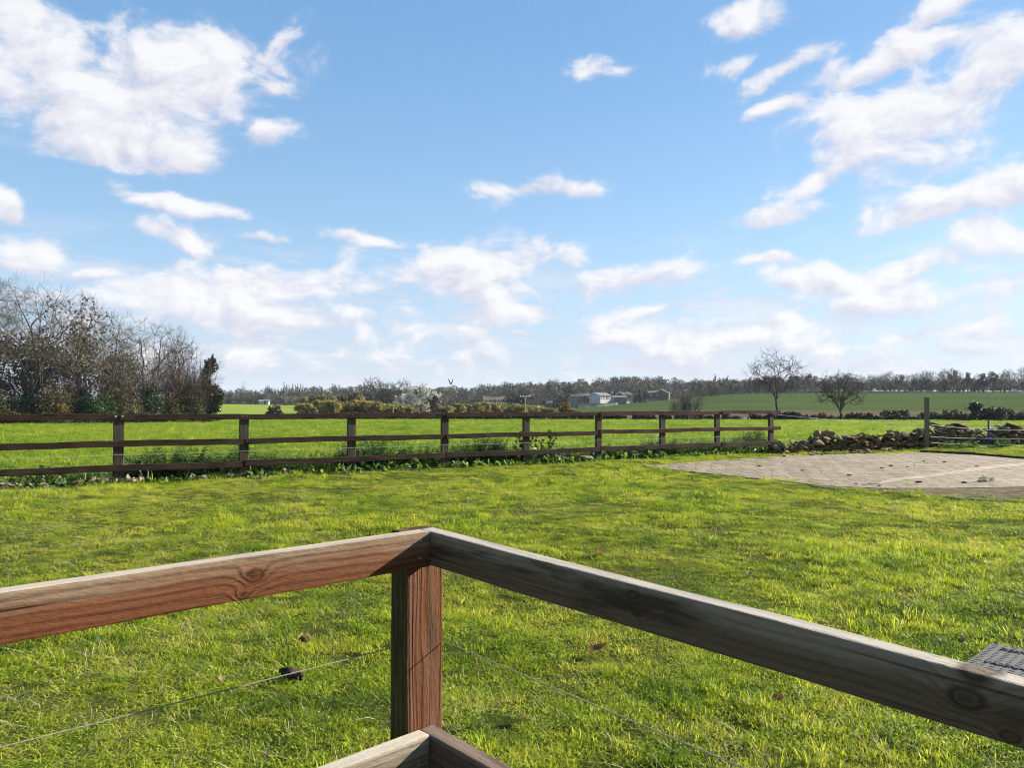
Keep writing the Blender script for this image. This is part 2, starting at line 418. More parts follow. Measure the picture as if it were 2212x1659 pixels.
hh = t.m('ADD', t.m('MULTIPLY', br.outputs['Fac'], -1.0), t.m('MULTIPLY', n2, .5))
principled(t, out, col, .9, .2, hh, .8, .02)
M['paving'] = m
kind(sheet('paving', pave, .012, M['paving'], .06), 'structure')
dirt_poly = [tuple(G(*p)[:2]) for p in [(1700,1040),(1780,1049),(1900,1054),(2050,1054),(2212,1051),(2420,1060),(2420,1100),(2260,1090),(2130,1080),(2040,1074),(1960,1066),(1880,1060),(1790,1056)]]
kind(sheet('dirt', dirt_poly, .004, M['dirt'], .03, .05, 4), 'structure')
# the pale concrete lip running diagonally across the paving
M['concrete'] = simple_mat('concrete', (.22,.18,.125), (.32,.27,.195), 3.0, .9, .15, bstr=.4)
lip = [G(*p) for p in [(1868,1049),(1940,1039),(2050,1024),(2140,1012),(2235,1001)]]
lipw = .16
lw = (.03, .12, .17, .2, .2); L0 = [tuple((p + Vector((.25,-.97,0))*(-q))[:2]) for p, q in zip(lip, lw)]; L1 = [tuple((p + Vector((.25,-.97,0))*q)[:2]) for p, q in zip(lip, lw)]
kind(sheet('concrete_edge', L1 + L0[::-1], .022, M['concrete'], .06, .03, 3), 'structure')
# raised turf beyond the paving's far edge
turf_px = [(1990,977),(2045,979.5),(2110,983),(2212,991.5),(2420,1004.5),(2420,952),(2212,962),(2100,968),(2010,972)]
turf = [tuple(G(*p)[:2]) for p in turf_px]
M['earth'] = ground_mat('earth', [(.02,.016,.01), (.05,.04,.022), (.06,.07,.02)], 8.0, 1.0)
kind(sheet('turf_bank', turf, .05, M['earth'], .12, .03, 5), 'structure')

# ------------------------------------------------------------------ instanced grass
LIB = bpy.data.collections.new('blade_library')
def instancer(name, mat_lib, P, rot, scl, idx, label):
    me = bpy.data.meshes.new(name); me.vertices.add(len(P)); me.vertices.foreach_set('co', np.asarray(P, np.float32).ravel())
    a = me.attributes.new('rot', 'FLOAT_VECTOR', 'POINT'); a.data.foreach_set('vector', np.asarray(rot, np.float32).ravel())
    a = me.attributes.new('scl', 'FLOAT_VECTOR', 'POINT'); a.data.foreach_set('vector', np.asarray(scl, np.float32).ravel())
    a = me.attributes.new('idx', 'INT', 'POINT'); a.data.foreach_set('value', np.asarray(idx, np.int32))
    o = obj(name, me, None)
    ng = bpy.data.node_groups.new(name + '_nodes', 'GeometryNodeTree')
    ng.interface.new_socket('Geometry', in_out='INPUT', socket_type='NodeSocketGeometry')
    ng.interface.new_socket('Geometry', in_out='OUTPUT', socket_type='NodeSocketGeometry')
    N = ng.nodes; L = ng.links
    gi = N.new('NodeGroupInput'); go = N.new('NodeGroupOutput')
    ci = N.new('GeometryNodeCollectionInfo'); ci.inputs['Collection'].default_value = mat_lib
    ci.inputs['Separate Children'].default_value = True; ci.inputs['Reset Children'].default_value = True
    ip = N.new('GeometryNodeInstanceOnPoints'); ip.inputs['Pick Instance'].default_value = True
    def attr(n, ty):
        x = N.new('GeometryNodeInputNamedAttribute'); x.data_type = ty; x.inputs['Name'].default_value = n; return x.outputs['Attribute']
    L.new(gi.outputs[0], ip.inputs['Points']); L.new(ci.outputs[0], ip.inputs['Instance'])
    L.new(attr('idx', 'INT'), ip.inputs['Instance Index'])
    e2r = N.new('FunctionNodeEulerToRotation'); L.new(attr('rot', 'FLOAT_VECTOR'), e2r.inputs[0]); L.new(e2r.outputs[0], ip.inputs['Rotation'])
    L.new(attr('scl', 'FLOAT_VECTOR'), ip.inputs['Scale']); L.new(ip.outputs[0], go.inputs[0])
    md = o.modifiers.new('scatter', 'NODES'); md.node_group = ng
    kind(o, 'stuff', label, 'grass')
    return o
def blades(n, rad, hmin, hmax, wid, lean, rng, droop=.5):
    a = rng.uniform(0, 2*np.pi, n); rr = rad*np.sqrt(rng.uniform(0, 1, n))
    bx, by = rr*np.cos(a), rr*np.sin(a)
    h = rng.uniform(hmin, hmax, n) * (1 - .4*(rr/rad)**2); w = wid*rng.uniform(.7, 1.3, n)
    d = rng.uniform(0, 2*np.pi, n); ln = np.abs(rng.normal(0, lean, n)) + .1
    dx, dy = np.cos(d), np.sin(d); sx, sy = -dy, dx
    tw = rng.uniform(-.8, .8, n); sx, sy = sx*np.cos(tw)-sy*np.sin(tw), sx*np.sin(tw)+sy*np.cos(tw)
    lv = [(0, 0, 1.0), (.4*ln, .52, .85), (ln*1.0, .9 , .5)]
    V = []
    for (o_, hz, ww) in lv:
        cx, cy, cz = bx+dx*h*o_, by+dy*h*o_, h*hz
        V.append(np.stack([cx-sx*w*ww/2, cy-sy*w*ww/2, cz], -1)); V.append(np.stack([cx+sx*w*ww/2, cy+sy*w*ww/2, cz], -1))
    o_ = ln*(1.0+droop*.7); V.append(np.stack([bx+dx*h*o_, by+dy*h*o_, h*np.maximum(1.0-droop*ln*.5, .4)], -1))
    V = np.stack(V, 1)   # n,7,3
    i = np.arange(n)[:, None]*7
    Q = np.concatenate([i+np.array([[0,1,3,2]]), i+np.array([[2,3,5,4]])]); T = i+np.array([[4,5,6]])
    return V.reshape(-1, 3), [Q, T]
def grass_mat(name, cols, straw, trans, s1=1.2, s2=.25, spec=.3, rough=.42, fine=140.0):
    m, t, out = new_mat(name)
    g = t.node('ShaderNodeNewGeometry'); oi = t.node('ShaderNodeObjectInfo')
    a = t.noise(g.outputs['Position'], s1, 3, .6); b = t.noise(g.outputs['Position'], s2, 2); c = t.noise(g.outputs['Position'], fine, 1)
    f = t.m('ADD', t.m('MULTIPLY', t.m('SUBTRACT', a, .5), 2.0), t.m('MULTIPLY', t.m('SUBTRACT', b, .5), 1.0))
    f = t.m('ADD', f, t.m('MULTIPLY', t.m('SUBTRACT', oi.outputs['Random'], .5), .75))
    f = t.m('ADD', f, t.m('MULTIPLY', t.m('SUBTRACT', c, .5), .9)); f = t.m('ADD', f, .5, clamp=True)
    k = len(cols); col = t.ramp(f, [(.1+.8*i/(k-1), cc) for i, cc in enumerate(cols)])
    if straw: col = t.mix(t.m('MULTIPLY', t.sstep(c, .60, .70), straw[1]), col, straw[0])
    p = t.node('ShaderNodeBsdfPrincipled'); t.put(p.inputs['Base Color'], col); p.inputs['Roughness'].default_value = rough; p.inputs['Specular IOR Level'].default_value = spec
    tr = t.node('ShaderNodeBsdfTranslucent'); t.put(tr.inputs[0], t.mix(.5, col, t.mix(1.0, col, (1.0, 1.0, .45), 'MULTIPLY')))
    mx = t.node('ShaderNodeMixShader'); mx.inputs[0].default_value = trans
    t.l.new(p.outputs[0], mx.inputs[1]); t.l.new(tr.outputs[0], mx.inputs[2]); t.l.new(mx.outputs[0], out.inputs[0])
    return m
M['lawn_blade'] = grass_mat('lawn_blade', [(.07,.13,.007), (.18,.26,.010), (.31,.39,.014), (.41,.45,.025), (.46,.43,.065)], ((.46,.39,.19), .6), .5, 1.3, .3, spec=.16, rough=.5)
M['crop_blade'] = grass_mat('crop_blade', [(.09,.17,.010), (.19,.28,.012), (.27,.34,.018), (.33,.38,.04)], None, .5, .5, .06, fine=45.0)
def library(name, mat, specs):
    col = bpy.data.collections.new(name)
    for i, sp in enumerate(specs):
        r = np.random.default_rng(100 + i)
        Vv, Ff = blades(*sp, rng=r)
        me = np_mesh(f'{name}_{i}', Vv, Ff); me.materials.append(mat)
        col.objects.link(bpy.data.objects.new(f'{name}_{i:02d}', me))
    return col
lib_lawn = library('lawn_tufts', M['lawn_blade'], [(52,.08,.014,.036,.0034,1.1), (52,.08,.012,.032,.003,1.5), (44,.075,.018,.046,.0032,1.0), (56,.085,.011,.028,.0036,1.3),
                                            (32,.055,.030,.072,.0040,.75), (9,.07,.04,.10,.0024,1.0)])
M['straw_blade'] = simple_mat('straw_blade', (.28,.24,.11), (.42,.36,.19), 60, .8, .1)
M['clover_leaf'] = leaf_mat('clover_leaf', [(.13,.23,.012), (.24,.36,.016), (.38,.46,.026)], .45, 2.0, .5, fine=30.0)
Vs_, Fs_ = blades(14, .10, .03, .09, .0022, 1.7, np.random.default_rng(5)); me_ = np_mesh('lawn_tufts_6', Vs_, Fs_); me_.materials.append(M['straw_blade']); lib_lawn.objects.link(bpy.data.objects.new('lawn_tufts_06', me_))
_r = np.random.default_rng(9); _c = np.column_stack([_r.normal(0,.05,60), _r.normal(0,.05,60), _r.uniform(.006,.026,60)]); _a = _r.uniform(0,6.28,60); _s = _r.uniform(.003,.0065,60)
_ax = np.column_stack([np.cos(_a), np.sin(_a), _r.normal(0,.35,60)])*_s[:,None]; _bx = np.column_stack([-np.sin(_a), np.cos(_a), _r.normal(0,.35,60)])*_s[:,None]*.8
me_ = np_mesh('lawn_tufts_7', np.stack([_c-_ax, _c+_bx, _c+_ax, _c-_bx], 1).reshape(-1,3), np.arange(240).reshape(-1,4)); me_.materials.append(M['clover_leaf']); lib_lawn.objects.link(bpy.data.objects.new('lawn_tufts_07', me_))
def scatter(dens, y0, y1, umax=.75, edge=None):
    xs, ys = [], []
    A = (umax*y1)*2*(y1-y0); n = int(A*dens)
    x = RNG.uniform(-umax*y1, umax*y1, n); y = RNG.uniform(y0, y1, n)
    k = np.abs(x) < umax*y + .6
    return x[k], y[k]
plate_c = np.array([2.667, 4.334]); pe1 = np.array([-.72, -.694]); pe2 = np.array([.694, -.72])
def on_plate(x, y):
    dx, dy = x-plate_c[0], y-plate_c[1]; a_ = dx*pe1[0]+dy*pe1[1]; b_ = dx*pe2[0]+dy*pe2[1]
    return (a_ > -.03) & (a_ < .55) & (b_ > -.03) & (b_ < 1.03)
def lawn_points():
    X, Y, S = [], [], []
    for (d, y0, y1, sc) in ((620, 1.0, 4.0, 1.0), (330, 4.0, 8.0, 1.1), (150, 8.0, 14.0, 1.35), (85, 14.0, 26.0, 1.6)):
        x, y = scatter(d, y0, y1); X.append(x); Y.append(y); S.append(np.full(len(x), sc))
    x, y, sc = map(np.concatenate, (X, Y, S))
    ok = (y < lawn_edge(x) - .05) & ~on_plate(x, y)
    jx = x + .3*snoise(x, y, 3.0, 7, 8); jy = y + .5*snoise(x, y, 2.4, 17, 8) - .15; pv = in_poly(jx, jy, pave); pv2 = in_poly(x + .9*snoise(x, y, 1.7, 21, 8), y + 1.3*snoise(x, y, 1.5, 3, 8) - .2, pave); ok &= ~pv | (RNG.uniform(0, 1, len(x)) < np.where(pv2, .004, .22))
    dp = in_poly(jx, jy, dirt_poly); ok &= ~dp | (RNG.uniform(0, 1, len(x)) < np.clip(.35*snoise(x, y, 2.2, 3, 8) + .12, 0, 1))
    # thin patches
    ok &= RNG.uniform(0, 1, len(x)) < np.clip(.80 + .42*snoise(x, y, 2.6, 12, 8) + .25*snoise(x, y, 9.0, 2, 8), .42, 1)
    x, y, sc = x[ok], y[ok], sc[ok]
    lush = np.clip(snoise(x, y, 1.1, 20, 9)*.75 + .3*snoise(x, y, 4.0, 5, 8) + .1, -.6, 1.3)
    hs = sc * (.70 + .44*lush) * RNG.uniform(.5, 1.45, len(x))
    tb = in_poly(x, y, turf)
    z = np.where(tb, .045, lawn_h(x, y) * np.clip((lawn_edge(x) - y)/1.5, 0, 1) - .014)
    p = RNG.uniform(0, 1, len(x))
    idx = np.where(p < .05, 5, np.where(p < .05 + np.clip(.25*lush, .02, .5), 4, RNG.integers(0, 4, len(x))))
    q_ = RNG.uniform(0, 1, len(x)); left_ = np.clip(.035 - .03*x/(.3*y+1) + .07*snoise(x, y, 1.5, 25, 8), .006, .16)
    idx = np.where(q_ < left_, 6, idx); idx = np.where(q_ > 1 - np.clip(.16 + .25*snoise(x, y, 2.2, 28, 8), .02, .5), 7, idx)
    # narrower in height away from camera, always upright with a small tilt
    return np.stack([x, y, z], -1), np.stack([RNG.normal(0, .12, len(x)), RNG.normal(0, .12, len(x)), RNG.uniform(0, 6.28, len(x))], -1), np.stack([sc*1.05, sc*1.05, hs], -1), idx
P_, r_, s_, i_ = lawn_points(); print('lawn tufts', len(P_))
instancer('lawn_grass', lib_lawn, P_, r_, s_, i_, 'short tufted paddock grass, yellow green with darker lush patches')
lib_crop = library('crop_tufts', M['crop_blade'], [(30,.15,.06,.15,.010,.8), (30,.16,.05,.13,.010,1.0), (26,.14,.07,.17,.011,.7)])
X, Y, S = [], [], []
for (d, y0, y1, sc) in ((38, 11, 24, 1.0), (22, 24, 40, 1.25), (10, 40, 70, 1.8), (5, 70, 112, 2.4)):
    x, y = scatter(d, y0, y1, .72); X.append(x); Y.append(y); S.append(np.full(len(x), sc))
x, y, sc = map(np.concatenate, (X, Y, S))
ok = (y > fence_y(x/y) + .5)
tram = np.abs(((x*.93 - y*.36) / 12.0) % 1.0 - .5) < .012   # tractor lines
ok &= ~(tram & (RNG.uniform(0, 1, len(x)) < .8)); ok &= RNG.uniform(0, 1, len(x)) < np.clip(.9 + .3*snoise(x, y, .8, 22, 8), .45, 1)
x, y, sc = x[ok], y[ok], sc[ok]; print('crop tufts', len(x))
row = .22; 
z = terr(x, y)
hs = sc**.5 * RNG.uniform(.7, 1.15, len(x)) * (1 + .3*snoise(x, y, .35, 2, 8) + .3*snoise(x, y, 1.6, 12, 8)) * (1 + .28*np.sin(6.283*(x + .42*y)/.95)*np.clip((-x-2)/8, 0, 1)) * np.clip((y - fence_y(x/y))*.35 + .3, .4, 1)
instancer('young_crop', lib_crop, np.stack([x, y, z-.01], -1), np.stack([RNG.normal(0,.1,len(x)), RNG.normal(0,.1,len(x)), RNG.uniform(0,6.28,len(x))], -1),
          np.stack([sc, sc, hs], -1), RNG.integers(0, 3, len(x)), 'bright green young cereal crop filling the field beyond the fence')

# ------------------------------------------------------------------ near timber corner fence
e1 = Vector((.7071, .7071, 0)); e2 = Vector((.7071, -.7071, 0))
Cn = Vector((-.204, 1.94, 0))
RH = .088; RT = .043
ZT1 = 1.038; ZB1 = .536
M['rail_left'] = wood_mat('rail_left_wood', (.058,.020,.009), (.135,.049,.019), (.20,.145,.095), knots=[(-.462,-.02,.004,.017), (-.487,-.02,-.034,.010), (-1.3,-.02,.01,.02)],
                          pith=(.02, -.16), ring=70, wear_axis='z', wear=(-.022, .05), wear_amt=.92, fibre=1.0, top=(.40,.34,.26))
M['rail_right'] = wood_mat('rail_right_wood', (.070,.043,.024), (.135,.090,.053), (.25,.19,.135), knots=[(.615,-.02,.024,.010), (.628,-.02,-.010,.013), (1.19,-.02,.004,.019), (1.245,-.02,-.032,.010), (1.20,.01,.04,.022)],
                           pith=(.03, -.2), ring=60, wear_axis='z', wear=(.0, .05), wear_amt=.75, dark=(.036,.022,.013), fibre=.8, contrast=.6, top=(.34,.30,.245))
M['rail_low'] = wood_mat('rail_low_wood', (.07,.045,.028), (.15,.11,.075), (.30,.25,.19), knots=[(-.25,-.02,.0,.014)], pith=(.01, -.12), ring=80, wear_axis='z', wear=(-.01, .045), wear_amt=.95, top=(.40,.35,.27))
M['rail_low2'] = wood_mat('rail_low2_wood', (.06,.032,.020), (.12,.075,.052), (.17,.13,.10), pith=(.02, -.10), ring=75, wear_axis='z', wear=(.02, .05), wear_amt=.6)
M['post_near'] = wood_mat('post_near_wood', (.040,.0135,.005), (.105,.035,.012), (.28,.18,.11), knots=[(.42,-.03,.02,.010), (-.1,-.03,-.02,.008)], pith=(.09, .02), ring=95, wear_amt=.28, dark=(.028,.013,.007), fibre=1.0)
nf = thing('timber_fence', 'close corner of a brown timber fence with two rails each way on one stout post', 'fence', (Cn.x, Cn.y, 0))
nf_inv = Matrix.Translation(-Vector((Cn.x, Cn.y, 0)))
def place(o, origin, xdir, zdir=Vector((0,0,1))):
    xd = xdir.normalized(); zd = (zdir - xd*zdir.dot(xd)).normalized(); yd = zd.cross(xd)
    mtx = Matrix((xd, yd, zd)).transposed().to_4x4(); mtx.translation = origin
    o.matrix_world = mtx
    return o
def near_rail(L, along, start, ztop, mat, seed):
    """rail whose inner face passes through Cn; local x runs from the corner"""
    return None
def add_near(name, me, mat, pos, xdir, zdir=Vector((0,0,1))):
    o = obj(name, me, mat)
    place(o, pos - Vector((Cn.x, Cn.y, 0)), xdir, zdir); o.parent = nf
    return o
for (zt, ml, mr, rh) in ((ZT1, 'rail_left', 'rail_right', RH), (ZB1, 'rail_low', 'rail_low2', RH)):
    LL = 2.6
    # left rail: from corner back along -e1; body on the -e2 side.   local x from -LL..0 (origin at the corner end)
    me = bevel_box('rail', LL, RT, rh, .004, 2, .0012, 40, 1)
    me.transform(Matrix.Translation((-LL/2, 0, 0)))
    add_near('rail', me, M[ml], Cn - e2*(RT/2) + Vector((0,0,zt-rh/2)), e1)
    # right rail: from the post face along e2; body on the +e1 side
    LR = 2.6
    me = bevel_box('rail', LR, RT, rh-.003, .004, 2, .0014, 40, 3)
    me.transform(Matrix.Translation((LR/2 - RT, 0, 0)))
    add_near('rail', me, M[mr], Cn + e1*(RT/2 + .002) + Vector((0,0,zt-rh/2-.003)), e2 + Vector((0,0,-.048)))
pw1, pw2 = .116, .070
me = bevel_box('post', 1.32, pw2, pw1, .005, 2, .0008, 14, 5)   # local x up
pc = Cn - e2*(RT + .001 + pw2/2) + e1*(.021)
# local x = up, local y = thickness (e2), local z = width (e1)
M['post_side'] = wood_mat('post_side_wood', (.022,.016,.005), (.075,.058,.016), (.07,.06,.03), pith=(.12, .03), ring=60, wear_amt=.3, dark=(.012,.008,.004))  # olive-stained side, its shade away from the sun put into the colour
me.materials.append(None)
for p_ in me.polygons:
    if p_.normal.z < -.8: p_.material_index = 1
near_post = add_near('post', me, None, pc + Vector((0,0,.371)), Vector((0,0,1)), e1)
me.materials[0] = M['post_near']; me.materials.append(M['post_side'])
M['steel'] = simple_mat('steel', (.12,.11,.10), (.22,.20,.18), 40, .45, .5)
def disc(name, r, h, n=12):
    bm = bmesh.new(); bmesh.ops.create_cone(bm, cap_ends=True, segments=n, radius1=r, radius2=r*.85, depth=h)
    me = bpy.data.meshes.new(name); bm.to_mesh(me); bm.free(); return me
for (off, dz) in ((-.030, -.022), (-.034, -.064)):
    for zt in (ZT1, ZB1):
        o = obj('screw_head', disc('screw_head', .004, .003), M['steel'])
        place(o, Cn + e1*off + e2*.0015 + Vector((0,0,zt+dz)) - Vector((Cn.x,Cn.y,0)), e1, e2); o.parent = nf
o = obj('bracket_nail', tube_mesh('bracket_nail', [(0,0,0),(.012,0,.004),(.018,.006,.010)], .0022, 6), M['steel'])
place(o, Cn - e2*(RT-.001) + e1*.014 + Vector((0,0,ZT1-RH-.006)) - Vector((Cn.x,Cn.y,0)), e2); o.parent = nf

# strings on the near fence
M['string'] = simple_mat('string', (.36,.27,.15), (.56,.45,.28), 300, .8, .2, bstr=.6, bdist=.001)
M['string2'] = simple_mat('string_grey', (.13,.125,.09), (.24,.22,.15), 300, .8, .2, bstr=.6, bdist=.001)
def twisted(name, p0, p1, sag, rad, mat, n=60):
    lines = []
    for ph in (0, 2.09, 4.19):
        P = []
        for i in range(n*6+1):
            f = i/(n*6); p = p0.lerp(p1, f) - Vector((0,0,sag*4*f*(1-f)))
            a_ = ph + f*(p1-p0).length/.018*6.283/2.2
            dirv = (p1-p0).normalized(); s1 = dirv.cross(Vector((0,0,1))).normalized(); s2 = s1.cross(dirv)
            P.append(p + (s1*math.cos(a_) + s2*math.sin(a_))*rad*.55)
        lines.append((np.array(P), np.full(len(P), rad*.62), 5))
    V_, F_ = tubes(lines)
    return obj(name, np_mesh(name, V_, F_), mat, smooth=True)
postL = Cn - e2*(RT + pw2*.80) + e1*(-.038)
o = twisted('fence_string', postL + Vector((0,0,.735)), postL - e1*2.4 + Vector((0,0,.778)), .004, .0013, M['string2'])
tag(o, 'thin grey twisted string running left from the close brown post', 'string')
postR = Cn - e2*(RT - .002) + e1*.081
o = twisted('fence_string', postR + Vector((0,0,.737)), postR + e2*2.4 + Vector((0,0,.612)), .004, .0015, M['string'])
tag(o, 'thin orange tan twisted string running right from the close brown post', 'string')

# ------------------------------------------------------------------ far rail fence
fd = Vector((.8490, .5284, 0)).normalized(); fn = Vector((.5284, -.8490, 0)).normalized()   # along, towards camera side
F0 = Vector((-6.80, 13.40, 0)); SP = 2.105
M['far_rail'] = wood_mat('far_rail_wood', (.010,.005,.003), (.045,.025,.015), (.085,.062,.045), pith=(.02, -.09), ring=45, wear_amt=.35, dark=(.008,.005,.0035), contrast=1.2, objseed=True)
M['far_rail_red'] = wood_mat('far_rail_red_wood', (.026,.010,.006), (.062,.025,.016), (.10,.065,.05), pith=(.02, -.09), ring=45, wear_amt=.25, dark=(.010,.005,.004), contrast=1.2, objseed=True)
M['far_post'] = wood_mat('far_post_wood', (.024,.017,.010), (.062,.047,.031), (.115,.095,.07), pith=(.02, -.11), ring=40, wear_amt=.6, dark=(.02,.014,.009), contrast=1.0, objseed=True)
M['plate'] = simple_mat('plate_steel', (.35,.34,.32), (.5,.49,.47), 20, .4, .5)
ff = thing('rail_fence', 'long dark brown three-rail wooden fence dividing the lawn from the green crop field', 'fence', F0)
def ffp(o, pos, xd, zd=Vector((0,0,1))):
    place(o, pos - F0, xd, zd); o.parent = ff; return o
rr = random.Random(4)
for i in range(-2, 9):
    c = F0 + fd*SP*i
    if i == 8: c = F0 + fd*(SP*i - .03)
    if i == 7: c = F0 + fd*(SP*i - .10)
    h = 1.30 + rr.uniform(-.01, .01)
    me = bevel_box('post', h, .075, .165, .006, 1, .003, 10, 20+i)
    o = obj('post', me, M['far_post']); ffp(o, c - fn*.04 + Vector((0,0,h/2-.12 + (.02 if i > 4 else 0))), Vector((0,0,1)) + fd*rr.uniform(-.008,.008), fd)
for row_, (zt_, hh_, st) in enumerate(((1.197, .10, 0), (.735, .105, 1), (.325, .115, 0))):
    i = -2 + (st if st else 0) - (1 if row_ == 2 else 0)
    while i < 8:
        j = min(i + (2 if not (row_ == 0 and i == 0) else 3), 8)
        a0 = max(SP*i, -2*SP - .5); a1 = SP*j
        if j >= 8: a1 = SP*8 + .34
        L_ = a1 - a0 - .012
        dz = rr.uniform(-.008, .008) + (.012 if j > 5 else 0)
        me = bevel_box('rail', L_, .038, hh_ + rr.uniform(-.006,.006), .005, 1, .0065, 26, 60+row_*20+i)
        o = obj('rail', me, M['far_rail_red'] if (i >= 4 and row_ < 2) or (i >= 6) else M['far_rail'])
        ffp(o, F0 + fd*((a0+a1)/2) + fn*.017 + Vector((0,0,zt_ - hh_/2 + dz)), fd + Vector((0,0,rr.uniform(-.0015,.0015))))
        i = j
for off in (-.055, .05):
    o = obj('nail_plate', bevel_box('nail_plate', .028, .004, .022, .001, 1), M['plate']); ffp(o, F0 + fd*off + fn*.041 + Vector((0,0,1.165)), fd)
for i in range(1, 9):
    for off in ((-.04, .03) if i % 2 else (.0,)):
        o = obj('nail_head', disc('nail_head', .008, .006, 8), M['plate']); c = F0 + fd*(SP*i - (.03 if i == 8 else 0))
        ffp(o, c + fd*off + fn*.040 + Vector((0,0,1.155 + (.012 if i > 5 else 0))), fd, fn)
P_ = [F0 + fd*(SP*k_*.5) + fn*.004 + Vector((0,0,.495 - .006*(k_ % 2))) for k_ in range(-4, 16)]
o = obj('fence_wire', tube_mesh('fence_wire', P_, .0022, 6), M['plate'])
tag(o, 'thin plain wire strung between the middle and bottom rails of the long fence', 'wire')

# ------------------------------------------------------------------ stones: dry stone wall, boulders, loose stones
m, t, out = new_mat('limestone')
g = t.node('ShaderNodeNewGeometry')
tc = t.node('ShaderNodeTexCoord')
isl = g.outputs['Random Per Island']
a = t.noise(tc.outputs['Object'], 6, 4, .6); b = t.noise(tc.outputs['Object'], 28, 3, .6)
col = t.ramp(isl, [(.0,(.08,.055,.026)), (.35,(.145,.10,.046)), (.65,(.22,.16,.075)), (.85,(.18,.105,.045)), (1.,(.10,.09,.07))])
col = t.mix(t.m('MULTIPLY', t.sstep(a, .52, .68), .55), col, (.10,.10,.045))
col = t.mix(t.m('MULTIPLY', t.sstep(b, .55, .7), .5), col, (.30,.25,.16))
principled(t, out, col, .95, .15, t.m('ADD', a, b), .7, .02)
M['stone'] = m
_ico = None
def stone_geo(sx, sy, sz, rng, rough=.16, sub=3):
    """one irregular stone: rounded block"""
    bm = bmesh.new(); bmesh.ops.create_cube(bm, size=1.0)
    bmesh.ops.subdivide_edges(bm, edges=bm.edges[:], cuts=sub, use_grid_fill=True)
    ph = rng.uniform(0, 6.28, 9); fr = rng.uniform(1.5, 5.0, 9); pw = rng.uniform(4, 9)
    V_ = np.array([v.co[:] for v in bm.verts])*2
    n_ = (np.abs(V_)**pw).sum(1)**(1/pw); V_ = V_/n_[:, None]
    d = 1 + rough*(np.sin(V_[:,0]*fr[0]+ph[0])*np.sin(V_[:,1]*fr[1]+ph[1]) + np.sin(V_[:,2]*fr[2]+ph[2])*.7*np.sin(V_[:,0]*fr[3]+ph[3])) + rng.normal(0, rough*.22, len(V_))
    V_ = V_*d[:, None]
    # chop with a couple of random planes for broken faces
    for _ in range(7):
        nrm = unit(rng.normal(0, 1, 3)); lim = rng.uniform(.55, .92); k_ = V_ @ nrm
        V_ -= np.maximum(k_ - lim, 0)[:, None]*nrm*.9
    V_ = V_*np.array([sx, sy, sz])/2
    F_ = np.array([[v.index for v in f.verts] for f in bm.faces]); bm.free()
    return V_, F_
def rotm(rx, ry, rz): return np.array(Euler((rx, ry, rz)).to_matrix())
def stones_mesh(name, items, origin):
    Vs, Fs, off = [], [], 0
    for (pos, size, rot, rng, sub) in items:
        V_, F_ = stone_geo(*size, rng, sub=sub)
        V_ = V_ @ rotm(*rot).T + np.array(pos) - np.array(origin)
        Vs.append(V_); Fs.append(F_ + off); off += len(V_)
    return np_mesh(name, np.concatenate(Vs), np.concatenate(Fs))
srng = np.random.default_rng(77)
def wall_pt(px):
    Yw = 22.0 + (px-1690)*.0073
    return np.array([(px-CX)/FPX*Yw, Yw])
wall_top = [(1660,.14),(1690,.22),(1740,.36),(1760,.42),(1800,.40),(1850,.42),(1900,.46),(1950,.50),(2000,.56),(2018,.60),(2084,.50),(2095,.40),(2120,.36),(2138,.44),(2200,.52),(2240,.56),(2330,.5)]
wx = np.array([a_[0] for a_ in wall_top]); wh = np.array([a_[1]*1.05 + .02 for a_ in wall_top])
def build_wall(px0, px1, hf, depth=.42, smin=.12, smax=.34, messy=1.0, cov=.9):
    items = []
    p0, p1 = wall_pt(px0), wall_pt(px1); L_ = np.linalg.norm(p1-p0); d = (p1-p0)/L_; nrm = np.array([d[1], -d[0]])
    ang = math.atan2(d[1], d[0])
    for row in (0, 1):
        z = 0.0
        while z < .95:
            ch = srng.uniform(.05, .12); s_ = srng.uniform(-.2, 0)
            while s_ < L_:
                w_ = srng.uniform(smin, smax); px = px0 + (px1-px0)*(s_+w_/2)/L_
                hmax = hf(px) + srng.normal(0, .035)
                if z + ch*.6 < hmax and srng.uniform() < cov + .1*(z < .1):
                    top = hmax - z < .22
                    c = p0 + d*(s_+w_/2) + nrm*((depth/2-.12)*(1 if row == 0 else -1) + srng.normal(0, .025) - .0*z)
                    tl = messy*(.42 if top else .12)
                    items.append(((c[0], c[1], z + ch/2 - .02), (w_*1.06, srng.uniform(.2, .34), ch*srng.uniform(1.0, 1.25)), (srng.normal(0, tl), srng.normal(0, tl), ang + srng.normal(0, .12 + tl*.6)), srng, 3))
                s_ += w_
            z += ch*.92
    return items
items = build_wall(1668, 2330, lambda p: np.interp(p, wx, wh), messy=1.0)
o0 = (wall_pt(1990)[0], wall_pt(1990)[1], 0)
o = obj('stone_wall', stones_mesh('stone_wall', items, o0), M['stone']); o.location = o0
tag(o, 'long low tumbledown dry stone wall at the far edge of the paving', 'wall')
for (a0, a1, top, lab) in ((2014, 2078, .80, 'squat pier of stacked flat stones just right of the tall timber post'), (2146, 2204, .76, 'squat pier of stacked flat stones behind the blue plastic stake')):
    it = build_wall(a0, a1, lambda p, a0=a0, a1=a1, top=top: top - .22*abs((p-(a0+a1)/2)/((a1-a0)/2))**3, depth=.62, smin=.25, smax=.55, messy=.45, cov=1.0)
    c0 = (wall_pt((a0+a1)/2)[0], wall_pt((a0+a1)/2)[1]-.02, 0)
    it = [((p[0], p[1]-.04, p[2]), s2, r2, g2, sb) for (p, s2, r2, g2, sb) in it]
    o = obj('stone_pier', stones_mesh('stone_pier', it, c0), M['stone']); o.location = c0
    tag(o, lab, 'stone pier', 'stacked stone piers in the wall')
